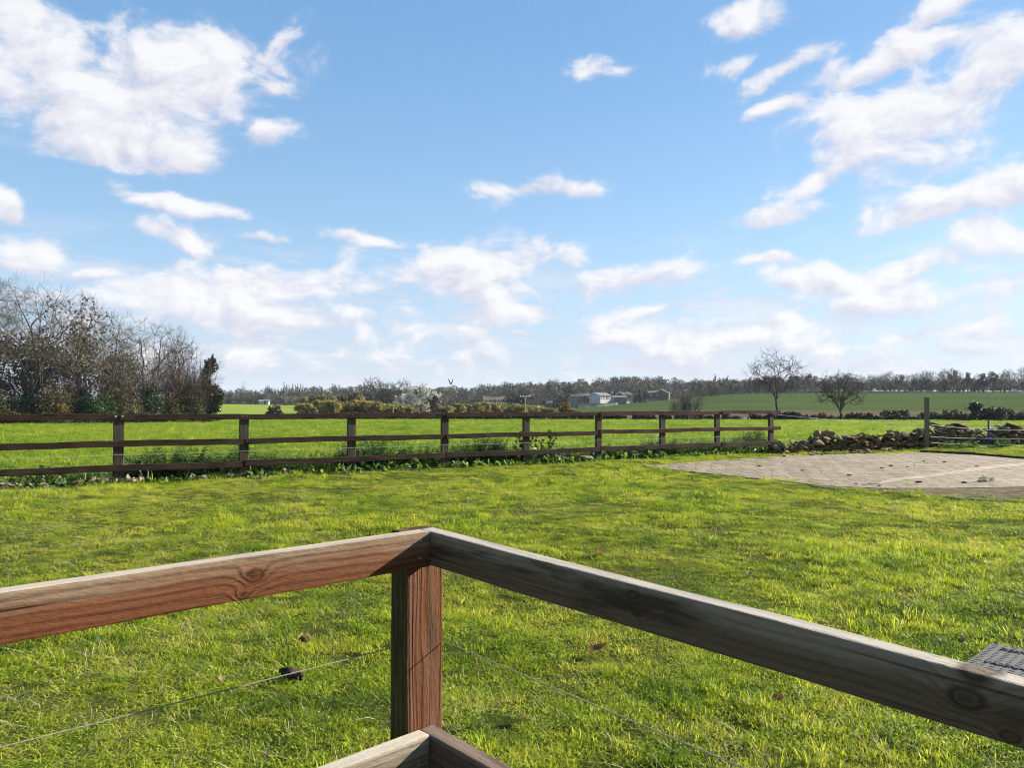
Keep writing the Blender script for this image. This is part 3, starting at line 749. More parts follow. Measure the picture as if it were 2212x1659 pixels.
# boulders on the wall top and by the fence
def stone(name, pos, size, rot, label, cat='stone', group=None, mat='stone', sub=5, rough=.14):
    V_, F_ = stone_geo(*size, srng, rough=rough, sub=sub)
    o = obj(name, np_mesh(name, V_ @ rotm(*rot).T, F_), M[mat], smooth=False); o.location = pos
    return tag(o, label, cat, group)
p = wall_pt(1788); stone('boulder', (p[0], p[1], .52), (.36,.26,.22), (.1,.1,.2), 'large rounded boulder resting on the low end of the tumbledown wall')
p = wall_pt(1766); stone('boulder', (p[0], p[1]-.02, .50), (.2,.22,.25), (.1,-.5,.2), 'leaning pointed stone beside the rounded boulder on the wall')
M['mossy'] = simple_mat('mossy_stone', (.07,.075,.03), (.17,.15,.10), 6, .95, .1, bstr=.6, bdist=.02)
for (px, py, sx, sz, lab) in ((1208,998,.55,.20,'mossy rounded stone at the foot of the fence, straw draped over it'), (1262,997,.42,.17,'low green stone half sunk in grass beside the straw covered stone'), (1368,990,.52,.24,'grey boulder in the weeds between two fence posts')):
    q = G(px, py); stone('boulder', (q.x, q.y+.1, .05), (sx, .4, sz*1.3), (0,.1,.3), lab, mat='mossy')
ls = random.Random(9)
for k_ in range(64):
    px = ls.uniform(1650, 2000); p = wall_pt(px); f_ = ls.uniform(.30, .75) if k_ < 16 else ls.uniform(.4, 1.5)
    sz = ls.uniform(.08, .24) if k_ < 16 else ls.uniform(.035, .10)
    stone('loose_stone', (p[0], p[1]-f_, .012 + sz*.16), (sz*1.3, sz, sz*.55), (ls.uniform(-.2,.2), ls.uniform(-.2,.2), ls.uniform(0,3)), 'loose stone fallen on the ground in front of the tumbledown wall', 'stone', 'loose stones below the wall', sub=3)
# dark clods on the paving
M['clod'] = simple_mat('clod', (.025,.018,.011), (.075,.052,.03), 30, .95, .1, bstr=1.0, bdist=.01)
for (px, py) in ((1905,1013),(1925,1008),(1960,1011),(1975,1007),(1733,1018),(1985,1044),(1900,1052),(2110,1009),(2040,1000),(1835,1029),(1640,1009),(1850,1047),(2085,1045),(1995,998)):
    q = G(px, py); s_ = ls.uniform(.035, .075)
    stone('mud_clod', (q.x, q.y, .022), (s_*1.6, s_, s_*.45), (0,0,ls.uniform(0,3)), 'small dark mud clod lying on the worn paving', 'clod', 'mud clods on the paving', mat='clod', sub=3, rough=.3)
q = G(627, 1467); stone('dung_lump', (q.x, q.y, .026), (.10,.055,.045), (.1,.15,.25), 'dark brown crumbly dung lump in the grass below the left string', 'dung', mat='clod', sub=6, rough=.35)
q = G(655, 1388); stone('dung_lump', (q.x, q.y, .02), (.06,.04,.03), (.1,.15,.25), 'small black lump in the grass beyond the larger dung lump', 'dung', mat='clod', sub=4, rough=.35)

# ------------------------------------------------------------------ electric fence posts and tapes
M['post_pale'] = wood_mat('pale_post_wood', (.10,.075,.042), (.18,.14,.082), (.20,.165,.11), pith=(.02, -.1), ring=45, wear_amt=.5, contrast=.7)
wp = G(2001, 972); wp.y = 23.2; wp.x = (2001-CX)/FPX*23.2
fp = thing('fence_post', 'tall pale square timber post standing before the stone wall', 'post', (wp.x, wp.y, 0))
o = obj('shaft', bevel_box('shaft', 1.66, .10, .10, .006, 1, .002, 8, 3), M['post_pale'], fp); o.matrix_world = Matrix.Translation((wp.x, wp.y, .77)) @ Euler((0, R(-90), R(20))).to_matrix().to_4x4() @ Matrix.Identity(4)
o.matrix_parent_inverse = fp.matrix_world.inverted()
o.parent = fp; o.matrix_parent_inverse = Matrix.Identity(4); o.location = (0, 0, .77); o.rotation_euler = (R(0), R(-88.8), R(20))
M['black_plastic'] = simple_mat('black_plastic', (.01,.01,.01), (.03,.03,.03), 20, .4, .5)
tz = [(.775, .595), (.415, .33), (.235, .14)]
for k_, (za, zb) in enumerate(tz):
    o = obj('insulator', disc('insulator', .018, .05, 10), M['black_plastic'], fp); o.location = (.075, -.03, za); o.rotation_euler = (0, R(90), 0)
M['blue'] = simple_mat('blue_plastic', (.035,.045,.22), (.06,.075,.32), 8, .5, .4)
bp = Vector(((2134-CX)/FPX*23.9, 23.9, 0))
st_ = thing('plastic_stake', 'thin blue plastic electric fence stake in front of the right stone pier', 'stake', bp)
mb = MB(); mb.box(-.022,.022,-.008,.008,-.1,.88); mb.box(-.008,.008,-.022,.022,-.1,.90); o = obj('shaft', mb.mesh('shaft'), M['blue'], st_)
mb = MB(); mb.box(-.07,.07,-.03,.03,.03,.045); obj('foot_tread', mb.mesh('foot_tread'), M['blue'], st_)
for (za, zb) in tz:
    o = obj('lug', tube_mesh('lug', [(.0,-.02,zb+.03),(.035,-.05,zb+.03),(.035,-.06,zb),(.0,-.03,zb-.02)], .008, 6), M['blue'], st_)
M['tape'] = simple_mat('white_tape', (.55,.55,.50), (.72,.71,.66), 60, .6, .3)
end = F0 + fd*(SP*8 - .03)
def tape(p0, p1, sag, label, r=.0075):
    P_ = [p0.lerp(p1, i/14) - Vector((0,0,sag*4*(i/14)*(1-i/14))) for i in range(15)]
    o = obj('electric_tape', tube_mesh('electric_tape', P_, r, 6), M['tape']); return tag(o, label, 'tape', 'electric fence tapes')
tape(end + fn*.05 + Vector((0,0,1.10)), wp + Vector((-.06,0,.79)), .05, 'thin electric tape from the end of the long fence to the tall timber post', .005)
for k_, (za, zb) in enumerate(tz):
    nm = ('top', 'middle', 'bottom')[k_]
    tape(wp + Vector((.08,-.03,za)), bp + Vector((0,-.04,zb)), .015, f'{nm} white tape sloping from the tall timber post to the blue stake')
    tape(bp + Vector((0,-.04,zb)), bp + Vector((4.2,.5,zb - .0)), .02, f'{nm} white tape leading right from the blue stake')

# ------------------------------------------------------------------ grey perforated ground plate with raised lettering
M['grey_plate'] = simple_mat('grey_plastic', (.085,.083,.077), (.115,.112,.104), 30, .8, .1, bstr=.15)
pl = thing('ground_grid', 'grey perforated plastic ground grid with raised letters lying in the grass', 'ground grid', (plate_c[0], plate_c[1], 0))
mb = MB(); ca, cb = .0360, .0440; na, nb_ = 14, 21; zt_, zb_ = .030, .008
def PT(a_, b_, z_): 
    q = pe1*a_ + pe2*b_; return (q[0], q[1], z_)
for i in range(na):
    for j in range(nb_):
        a0, b0 = i*ca, j*cb
        big = (j % 2 == 0)
        ha = .0125 if big else .011; hb = .026 if big else .017
        m_a, m_b = a0+ca/2, b0+cb/2
        o4 = [(a0,b0),(a0+ca,b0),(a0+ca,b0+cb),(a0,b0+cb)]
        i4 = [(m_a-ha/2,m_b-hb/2),(m_a+ha/2,m_b-hb/2),(m_a+ha/2,m_b+hb/2),(m_a-ha/2,m_b+hb/2)]
        if j in (3, 4, 13, 14) and 2 <= i <= 11 and False: continue
        for k_ in range(4):
            k2 = (k_+1) % 4
            mb.poly([PT(*o4[k_], zt_), PT(*o4[k2], zt_), PT(*i4[k2], zt_), PT(*i4[k_], zt_)][::-1])
            mb.poly([PT(*i4[k_], zt_), PT(*i4[k2], zt_), PT(*i4[k2], zb_-.03), PT(*i4[k_], zb_-.03)])
A_, B_ = na*ca, nb_*cb
cs = [(0,0),(A_,0),(A_,B_),(0,B_)]
for k_ in range(4):
    k2 = (k_+1) % 4; mb.poly([PT(*cs[k_], zt_), PT(*cs[k_], -.02), PT(*cs[k2], -.02), PT(*cs[k2], zt_)])
obj('grid_panel', mb.mesh('grid_panel'), M['grey_plate'], pl)
def lettering(txt, size, depth=.0035):
    cu = bpy.data.curves.new('lettering', 'FONT'); cu.body = txt; cu.size = size; cu.extrude = depth; cu.resolution_u = 2; cu.offset = .0006
    to = bpy.data.objects.new('tmp_text', cu); C.objects.link(to)
    dg = bpy.context.evaluated_depsgraph_get(); me = bpy.data.meshes.new_from_object(to.evaluated_get(dg))
    bpy.data.objects.remove(to); return me
for (txt, aa) in (('GEENVASM', .105), ('VASENANS', .40)):
    o = obj('lettering', lettering(txt, .05), M['black_plastic'], pl)
    q = PT(aa, .06, zt_ + .001); o.location = q; o.rotation_euler = (0, 0, math.atan2(pe2[1], pe2[0]))

# ------------------------------------------------------------------ leaf clouds, trees
def leaf_cloud(n, clumps, size, rng, aspect=1.7, up=0.0, spread=.35, fold=False):
    """clumps: array (k,4) centre + radius; n leaves spread through them. Each leaf a diamond/quad"""
    cl = np.asarray(clumps); pr = cl[:,3]**2; pr = pr/pr.sum()
    c = cl[rng.choice(len(cl), n, p=pr)]
    d = rng.normal(0, 1, (n,3)); d /= np.linalg.norm(d, axis=1, keepdims=True); rad = rng.uniform(.15, 1, n)**.45
    p = c[:,:3] + d*(rad*c[:,3])[:,None]
    ax = rng.normal(0, 1, (n,3)); ax[:,2] += up; ax /= np.linalg.norm(ax, axis=1, keepdims=True)
    b = np.cross(ax, rng.normal(0, 1, (n,3))); b /= np.linalg.norm(b, axis=1, keepdims=True)
    s = size*rng.uniform(.5, 1.4, n)[:,None]
    V_ = np.stack([p-ax*s*aspect/2, p+b*s*.5-ax*s*.1, p+ax*s*aspect/2, p-b*s*.5-ax*s*.1], 1).reshape(-1,3)
    return V_, np.arange(n*4).reshape(-1,4)
def ell_clumps(k, cen, rad, cr, rng, flat=0.0):
    d = rng.normal(0, 1, (k,3)); d /= np.linalg.norm(d, axis=1, keepdims=True); r = rng.uniform(.1, 1, k)**.4
    p = np.array(cen) + d*r[:,None]*np.array(rad)
    return np.column_stack([p, cr*rng.uniform(.55, 1.25, k)])
class Tree:
    def __init__(s, seed): s.rng = np.random.default_rng(seed); s.lines = []; s.tips = []
    def grow(s, base, d, length, rad, lvl, P):
        env = P.get('env')
        if env is not None and lvl > 0:
            cz, rz, rx = env; b0 = np.array(base, float); dd = unit(np.array(d, float)); l0 = length
            def out_(p): return (p[0]/rx)**2 + (p[1]/rx)**2 + ((p[2]-cz)/rz)**2 > 1
            lim = s.rng.uniform(.9, 1.06)
            while out_((b0 + (dd + np.array([0,0,.35*P['trop'][lvl]*P['seg'][lvl]]))*length)/lim) and length > l0*.12: length *= .86
            if length < l0*.14: return
        rng = s.rng; n = P['seg'][lvl]; pts = [np.array(base, float)]; d = unit(np.array(d, float)); dirs = [d]
        for i in range(n):
            d = unit(d + rng.normal(0, P['wob'][lvl], 3) + np.array([0,0,P['trop'][lvl]])); dirs.append(d)
            pts.append(pts[-1] + d*length/n)
        pts = np.array(pts); last = lvl == P['max']
        r = rad*np.linspace(1, P['tip'][lvl], n+1)
        r = np.maximum(r, P['rmin'])
        s.lines.append((pts, r, 8 if lvl == 0 else 6 if lvl == 1 else 4 if lvl == 2 else 3))
        if last: s.tips.append(pts[-1]); return
        nc = P['n'][lvl]; nc = max(1, int(round(nc*rng.uniform(.8, 1.2)))); phi = rng.uniform(0, 6.28)
        for c in range(nc):
            t_ = P['t0'][lvl] + (1-P['t0'][lvl])*((c+rng.uniform(.1, .9))/nc)
            if c == nc-1: t_ = 1.0
            x = t_*n; i = min(int(x), n-1); f = x-i
            b = pts[i]*(1-f)+pts[i+1]*f; dd = dirs[min(i+1, n)]
            phi += 2.4 + rng.normal(0, .4)
            a = unit(np.cross(dd, [.3,.5,.81] if abs(dd[2]) < .95 else [1,0,0])); bb = np.cross(dd, a)
            side = a*math.cos(phi)+bb*math.sin(phi)
            ang = R(P['ang'][lvl])*rng.uniform(.65, 1.25) * (0.45 if c == nc-1 else 1)
            cd = dd*math.cos(ang)+side*math.sin(ang)
            if cd[2] < -.15: cd = unit(cd*np.array([1,1,.25]))
            ln = length*P['lr'][lvl]*rng.uniform(.75, 1.2)*(1.0-.40*(t_-P['t0'][lvl])/(1.001-P['t0'][lvl]))
            s.grow(b, cd, ln, max(r[i]*P['rr'][lvl]*rng.uniform(.8, 1.1), P['rmin']), lvl+1, P)
BIG = dict(max=4, seg=[5,7,5,4,3], wob=[.07,.13,.16,.18,.16], trop=[.05,.06,.03,.03,.05], tip=[.7,.3,.35,.4,.5], n=[7,9,8,8], t0=[.5,.34,.25,.15], ang=[36,46,50,45],
           lr=[2.9,.45,.5,.55], rr=[.55,.5,.55,.6], rmin=.012)
def tree_obj(T, parent, mat, name='trunk', split=True):
    """thick wood as trunk, thin wood as crown"""
    thick = [l for l in T.lines if l[2] >= 6]; thin = [l for l in T.lines if l[2] < 6]
    V_, F_ = tubes(thick); obj('trunk', np_mesh('trunk', V_, F_), mat, parent, smooth=True)
    V_, F_ = tubes(thin); obj('crown', np_mesh('crown', V_, F_), mat, parent)
def tz_(x, y): return float(terr(np.array([x]), np.array([y]))[0])
def ground_at(px, Y): x = (px-CX)/FPX*Y; return Vector((x, Y, tz_(x, Y)))
def dome_tree(seed, H, rx, fork=.2, cz=.6, rz=.42, limbs=9, n2=70, n3=700, rtip=.011, wob=.10, twigs=4, tl=.07, lean=(0, 0), stems=1, up=.35, low=-.35, step=.045, px_=.47):
    """bare crown: limbs run out to points spread over a dome, and every further twig joins the nearest wood that heads its way"""
    rng = np.random.default_rng(seed); pos = []; par = []; dr = []; chains = []
    st = step*H
    def add(p, q, d): pos.append(p); par.append(q); dr.append(d); return len(pos)-1
    forks = []
    for k in range(stems):
        a0 = rng.uniform(0, 6.28); off = np.array([math.cos(a0), math.sin(a0), 0])*(.02*H if stems > 1 else 0)
        q = add(off + np.array([0, 0, -.02*H]), -1, np.array([0, 0, 1.])); ch = [q]
        tip = np.array([lean[0]*H + off[0]*4, lean[1]*H + off[1]*4, fork*H]); m_ = 5
        for i in range(1, m_+1):
            f = i/m_; p = off*(1-f) + tip*f + rng.normal(0, .004*H, 3)*np.array([1,1,0]); d = unit(p - pos[q]); q = add(p, q, d); ch.append(q)
        chains.append(ch); forks.append(q)
    nfree = len(pos)
    def path(q, p, bow):
        dist = np.linalg.norm(p - pos[q]); m_ = max(2, int(round(dist/st))); P0 = pos[q]; P1 = P0 + unit(dr[q] + np.array([0,0,up*.6]))*dist*bow; ch = [q]
        for i in range(1, m_+1):
            f = i/m_; x = P0*(1-f)**2 + 2*P1*f*(1-f) + p*f*f + (rng.normal(0, wob*st, 3) if i < m_ else 0)
            d = unit(x - pos[q]); q = add(x, q, d); ch.append(q)
        chains.append(ch); return q
    C0 = np.array([lean[0]*H, lean[1]*H, cz*H]); Rr = np.array([rx, rx, rz*H])
    lob = np.concatenate([rng.uniform(3.5, 6.5, 3), rng.uniform(0, 6.28, 3)])
    for i in range(limbs):
        sz = low + (1-low)*((i+.5)/limbs)**.8; a_ = i*2.4 + rng.normal(0, .25); c_ = math.sqrt(max(0, 1-sz*sz))
        p = C0 + np.array([c_*math.cos(a_), c_*math.sin(a_), sz])*Rr*rng.uniform(.72, .95)
        q0 = forks[i % len(forks)]
        if rng.uniform() < .35 and len(chains) > len(forks): 
            lc = chains[rng.integers(len(forks), len(chains))]; q0 = lc[min(len(lc)-1, 1+len(lc)//3)]
        path(q0, p, .35)
    for (n_, sc0, sc1, bw) in ((n2, .45, .98, .3), (n3, .50, 1.05, .25)):
        d = rng.normal(0, 1, (n_*2, 3)); d /= np.linalg.norm(d, axis=1, keepdims=True); d = d[d[:,2] > low-.25][:n_]
        A = C0 + d*Rr*(rng.uniform(sc0**3, sc1**3, len(d))**(1/3))[:,None]*(rng.normal(1, .05, len(d)) - .13 + .13*np.sin(d[:,0]*lob[0]+lob[3])*np.sin(d[:,2]*lob[1]+lob[4]) + .10*np.sin(d[:,1]*lob[2]+d[:,0]*5+lob[5]))[:,None]
        A = A[np.argsort(np.linalg.norm(A - np.array(pos[forks[0]]), axis=1) + rng.normal(0, .08*H, len(A)))]
        for p in A:
            Pn = np.array(pos); v = p - Pn; dist = np.linalg.norm(v, axis=1) + 1e-6
            cs = (np.array(dr)*v).sum(1)/dist
            cost = dist*(1 + .9*(1-cs)); cost[:nfree] *= 1.8
            cost[Pn[:,2] < fork*H*.8] *= 4
            path(int(np.argmin(cost)), p, bw)
    n_ = len(pos); cnt = np.zeros(n_); kids = np.zeros(n_, int)
    for i in range(n_):
        if par[i] >= 0: kids[par[i]] += 1
    cnt[kids == 0] = 1
    for i in range(n_-1, -1, -1):
        if par[i] >= 0: cnt[par[i]] += cnt[i]
    r = rtip*np.maximum(cnt, 1)**px_; Pn = np.array(pos); lines = []; tips = []
    for ch in chains:
        rr_ = r[ch].copy()
        if len(ch) > 1: rr_[0] = min(rr_[0], rr_[1]*1.25)
        mx = rr_.max(); lines.append((Pn[ch], rr_, 8 if mx > rtip*12 else 6 if mx > rtip*5.5 else 4 if mx > rtip*2.2 else 3))
    tl_ = tl*H
    for i in np.nonzero(kids == 0)[0]:
        tips.append(Pn[i])
        for k in range(twigs):
            b = i if k < 2 else (par[i] if rng.uniform() < .6 else par[par[i]] if par[par[i]] >= 0 else par[i])
            d = unit(dr[i] + rng.normal(0, .55, 3) + np.array([0, 0, up])); L_ = tl_*rng.uniform(.5, 1.3)
            mid = Pn[b] + d*L_*.5; d2 = unit(d + rng.normal(0, .25, 3) + np.array([0, 0, up*.6])); e = mid + d2*L_*.5
            lines.append((np.array([Pn[b], mid, e]), np.array([rtip, rtip*.85, rtip*.6]), 3))
    return lines, tips
class Box: pass
def big_tree(px, Y, top_py, seed, label, mat='bark', group=None, wpx=150, name='bare_tree', cat='tree', **kw):
    g = ground_at(px, Y); H = W(px, top_py, Y).z - g.z; th = thing(name, label, cat, g, group)
    T = Box(); T.lines, tp = dome_tree(seed, H*.985, wpx/FPX*Y*.5*.93, **kw); T.tips = tp
    tree_obj(T, th, M[mat]); return th, T, H
def part_cloud(name, th, mat, n, clumps, size, seed, **kw):
    V_, F_ = leaf_cloud(n, clumps, size, np.random.default_rng(seed), **kw)
    return obj(name, np_mesh(name, V_, F_), M[mat], th)
# --- the wood at the left
LW = 'bare trees in the wood at left'
big_tree(-40, 84, 590, 3, 'tallest grey bare tree cut by the left edge of the picture', wpx=240, fork=.14, limbs=9, n3=750, low=-.3, group=LW)
th, T, H = big_tree(62, 86, 596, 8, 'tall wide bare tree with several bowed limbs rising from one ivy covered base', wpx=265, fork=.12, limbs=8, n2=60, n3=800, stems=2, cz=.58, rz=.43, low=-.3, group=LW)
part_cloud('ivy', th, 'ivy', 1500, np.column_stack([np.random.default_rng(1).normal(0,.55,26), np.random.default_rng(2).normal(0,.4,26), np.linspace(.2,2.9,26), np.full(26,.6)]), .22, 5)
th, T, H = big_tree(168, 90, 632, 15, 'bare ash tree carrying dark hanging seed bunches on its upper twigs', wpx=215, mat='bark_pale', fork=.3, limbs=9, n3=650, wob=.2, low=-.45, group=LW)
tips = np.array(T.tips)
tips = tips[(tips[:,2] > H*.55)]; rg = np.random.default_rng(6); tips = tips[rg.choice(len(tips), min(300, len(tips)), replace=False)]
cl = np.column_stack([tips - np.array([0,0,.12]), np.full(len(tips), .13)])
V_, F_ = leaf_cloud(1700, cl, .12, rg, up=-.8); so = obj('seed_bunches', np_mesh('seed_bunches', V_, F_), M['bark_dark'], th); so['kind'] = 'stuff'
part_cloud('ivy', th, 'ivy', 1600, np.column_stack([np.random.default_rng(1).normal(-.1,.35,26), np.random.default_rng(2).normal(0,.35,26), np.linspace(.2,4.0,26), np.full(26,.55)]), .22, 9)
big_tree(318, 96, 686, 21, 'mid-height bare tree with crooked spreading twigs right of the ash with seeds', wpx=190, fork=.2, limbs=8, n3=600, wob=.2, group=LW)
big_tree(240, 92, 668, 27, 'slim pale bare tree tucked between the ash with seeds and the crooked tree', wpx=130, mat='bark_pale', fork=.3, limbs=6, n3=380, group=LW)
big_tree(388, 99, 708, 33, 'thin bare tree with a small open crown above the reddish thicket', wpx=84, fork=.5, limbs=6, n2=30, n3=200, cz=.74, rz=.26, wob=.18, group=LW)
big_tree(-120, 90, 610, 39, 'bare tree hidden at the far left end of the wood', wpx=200, n3=450, group=LW)
# thickets of thin stems
def thicket(px, Y, top_py, wpx, n, seed, mat, label, cat='shrub', leaves=0, leafmat='brownleaf', group=None, name='thicket', lsize=.13):
    g = ground_at(px, Y); H = W(px, top_py, Y).z - g.z; wm = wpx/FPX*Y
    th = thing(name, label, cat, g, group); T = Tree(seed); rng = T.rng
    PP = dict(max=2, seg=[7,4,3], wob=[.08,.16,.2], trop=[.05,.05,.03], tip=[.3,.4,.5], n=[9,5], t0=[.25,.1], ang=[32,38], lr=[.42,.5], rr=[.6,.6], rmin=.010)
    for i in range(n):
        bx = rng.uniform(-wm/2, wm/2)*.75; by = rng.uniform(-1.2, 1.2)
        T.grow((bx, by, -.1), (bx*.10 + rng.normal(0,.16), rng.normal(0,.16), 1), H*rng.uniform(.6,.98)*(1-.35*abs(bx/(wm/2))**2), .05, 0, PP)
    T.lines = [(a_, b_, 3) for (a_, b_, c_) in T.lines]
    V_, F_ = tubes(T.lines); obj('stems', np_mesh('stems', V_, F_), M[mat], th)
    if leaves:
        pts = np.concatenate([l[0] for l in T.lines]); pts = pts[rng.choice(len(pts), min(len(pts), 260), replace=False)]
        part_cloud('leaves', th, leafmat, leaves, np.column_stack([pts, np.full(len(pts), .35)]), lsize, seed)
    return th
U = 'thickets under the bare trees at left'
thicket(405, 100, 752, 75, 46, 41, 'twig_red', 'dense reddish twiggy thicket just left of the ivy clad tree', group=U)
thicket(350, 97, 765, 90, 50, 42, 'twig_red', 'tall reddish brown thicket left of the reddish twiggy one', group=U, leaves=200)
thicket(285, 94, 785, 110, 36, 43, 'twig_grey', 'brown thicket with withered leaves under the crooked bare tree', group=U, leaves=500)
thicket(200, 91, 765, 120, 36, 44, 'twig_red', 'tall brown thicket right behind the ivy clad ash trunk', group=U, leaves=350)
thicket(110, 90, 775, 130, 34, 45, 'twig_grey', 'grey brown thicket between the two tallest trees', group=U, leaves=400, leafmat='olive')
thicket(20, 88, 775, 130, 30, 46, 'twig_grey', 'grey thicket at the left end of the wood', group=U, leaves=300, leafmat='olive')
thicket(428, 101, 800, 40, 30, 47, 'twig_grey', 'yellowish upright stems at the foot of the ivy clad tree', group=U, leaves=200, leafmat='willow')
# leafy crowns standing behind
def leafy(px, Y, base_py, top_py, wpx, mat, label, seed, n=2600, size=.30, k=40, cat='tree', group=None, name='leafy_tree', trunkmat='bark_dark', gz=None, cr=.22, aspect=1.7, up=0.0, low=.12):
    g = ground_at(px, Y) if gz is None else Vector(((px-CX)/FPX*Y, Y, gz)); H = W(px, top_py, Y).z - g.z; wm = wpx/FPX*Y
    th = thing(name, label, cat, g, group); rng = np.random.default_rng(seed)
    cl = ell_clumps(k, (0,0,H*(.5+low/2)), (wm*.40, wm*.32, H*(.42-low*.4)), min(wm,H)*cr, rng)
    part_cloud('crown', th, mat, n, cl, size, seed, aspect=aspect, up=up)
    tl = [(np.array([(0,0,-.2),(0.02*H,0,H*.3),(0,.02*H,H*.7)]), np.array([.03,.022,.008])*H, 6)]
    for i in range(7):
        c = cl[rng.integers(len(cl)),:3]; tl.append((np.array([(0,0,H*.18),c*.55,c]), np.array([.012,.008,.003])*H, 4))
    V_, F_ = tubes(tl); obj('trunk', np_mesh('trunk', V_, F_), M[trunkmat], th)
    return th
BW = 'leafy trees behind the bare trees at left'
leafy(75, 104, 905, 690, 130, 'olive', 'olive brown leafy tree filling the gap behind the tallest bare trees', 51, 3000, .26, 40, group=BW)
leafy(165, 106, 905, 694, 130, 'olive', 'dark leafy crown behind the ash with seeds', 52, 3000, .26, 40, group=BW)
leafy(-20, 104, 905, 700, 120, 'brownleaf', 'brown leafed tree behind the left edge of the wood', 53, 2600, .26, 36, group=BW)
leafy(255, 110, 905, 745, 110, 'brownleaf', 'brown leafed tree low behind the crooked bare tree', 54, 2600, .26, 36, group=BW)
# undergrowth
UG = 'bushes along the edge of the wood at left'
for i, (px, Y, tp, wd, mt, lab) in enumerate(((-20,83,832,110,'bramble','bushy bramble at the left end of the wood edge'), (60,85,850,90,'ivy','dark evergreen bush below the tall wide bare tree'),
        (120,86,826,90,'bramble','olive bush below the orange leaved sapling'), (215,88,850,80,'nettle','dark green low bush right of the ivy clad ash'), (262,90,826,90,'bramble','brown bush in front of the crooked bare tree'),
        (325,93,818,58,'ivy','dark ivy covered stump bush below the crooked tree'), (365,95,850,70,'olive','olive bush right of the ivy covered stump'), (410,97,846,60,'bramble','brown bush left of the ivy clad tree'), (175,89,858,70,'ivy','small dark ivy bush at the foot of the ash'))):
    leafy(px, Y, 905, tp, wd, mt, lab, 70+i, 4200, .12, 60, 'bush', UG, 'bush', cr=.25, low=-.2)
leafy(112, 85.5, 905, 838, 46, 'autumn', 'small sapling with orange yellow leaves at the wood edge', 90, 500, .15, 16, 'bush', None, 'sapling')
leafy(128, 85, 905, 872, 40, 'autumn', 'low yellow leaved shrub at the wood edge below the orange sapling', 91, 420, .14, 12, 'bush', None, 'sapling', low=-.1)
# ivy clad tree with a bird on top
g = ground_at(449, 102); H = W(449, 775, 102).z - g.z
th = thing('ivy_tree', 'dark ivy smothered tree standing alone at the right end of the wood', 'tree', g)
T = Tree(61); T.grow((0,0,-.2), (.02,0,1), H*.92, .28, 0, dict(BIG, max=2, n=[11,6], t0=[.3,.2], ang=[60,45], lr=[.16,.5], rr=[.35,.5], seg=[7,4,3], tip=[.3,.4,.5]))
tree_obj(T, th, M['bark_dark'])
rg = np.random.default_rng(62); zs = np.linspace(.3, H*.97, 46)
cl = np.column_stack([rg.normal(0,.28,46) + .35*np.sin(zs*.9), rg.normal(0,.3,46), zs, rg.uniform(.45,.85,46)*(1.15-.35*zs/H)])
cl = np.vstack([cl, [[1.35,0,H*.36,.8],[1.5,.1,H*.44,.75],[1.1,0,H*.30,.8],[.9,0,H*.52,.7],[-.9,0,H*.55,.45],[1.2,0,H*.2,.6],[.5,0,H*.9,.4]]])
part_cloud('ivy', th, 'ivy', 5200, cl, .20, 63)
V_, F_ = leaf_cloud(700, cl[40:], .17, np.random.default_rng(64)); obj('pale_ivy', np_mesh('pale_ivy', V_, F_), M['bramble'], th)
# --- birds
M['black'] = simple_mat('black_feather', (.006,.006,.008), (.012,.012,.014), 20, 1.0, 0.0)
def ellip(bm, c, r, seg=10):
    mt = Matrix.Translation(c) @ Matrix.Diagonal((*r, 1)); bmesh.ops.create_uvsphere(bm, u_segments=seg, v_segments=seg-2, radius=1.0, matrix=mt)
bm = bmesh.new(); ellip(bm, (0,0,.0), (.11,.11,.26)); ellip(bm, (.03,0,.29), (.085,.08,.09)); ellip(bm, (.13,0,.28), (.06,.02,.02)); ellip(bm, (-.07,0,-.30), (.04,.07,.2))
me = bpy.data.meshes.new('crow'); bm.to_mesh(me); bm.free(); o = obj('crow', me, M['black'], smooth=True); o.location = W(459, 770, 102) ; o.rotation_euler = (0, R(12), 0)
tag(o, 'black crow perched on the tip of the ivy smothered tree', 'bird')
bm = bmesh.new(); ellip(bm, (0,0,0), (.22,.07,.07)); ellip(bm, (.23,0,.03), (.07,.05,.05)); ellip(bm, (-.26,0,0), (.13,.06,.02))
for sgn in (-1, 1):
    vs = [bm.verts.new(v) for v in ((.13,sgn*.05,.03),(-.13,sgn*.05,.03),(-.10,sgn*.22,.28),(-.12,sgn*.30,.58),(.02,sgn*.30,.62),(.12,sgn*.2,.3))]
    f = bm.faces.new(vs if sgn > 0 else vs[::-1]); r = bmesh.ops.extrude_face_region(bm, geom=[f])
    for e in r['geom']:
        if isinstance(e, bmesh.types.BMVert): e.co.y += sgn*.012
me = bpy.data.meshes.new('bird'); bm.to_mesh(me); bm.free(); o = obj('flying_bird', me, M['black']); o.location = W(974, 829, 60)*1; o.scale = (.62,.62,.62); o.rotation_euler = (0, 0, R(65))
tag(o, 'black bird flying with raised wings low over the distant wood', 'bird')

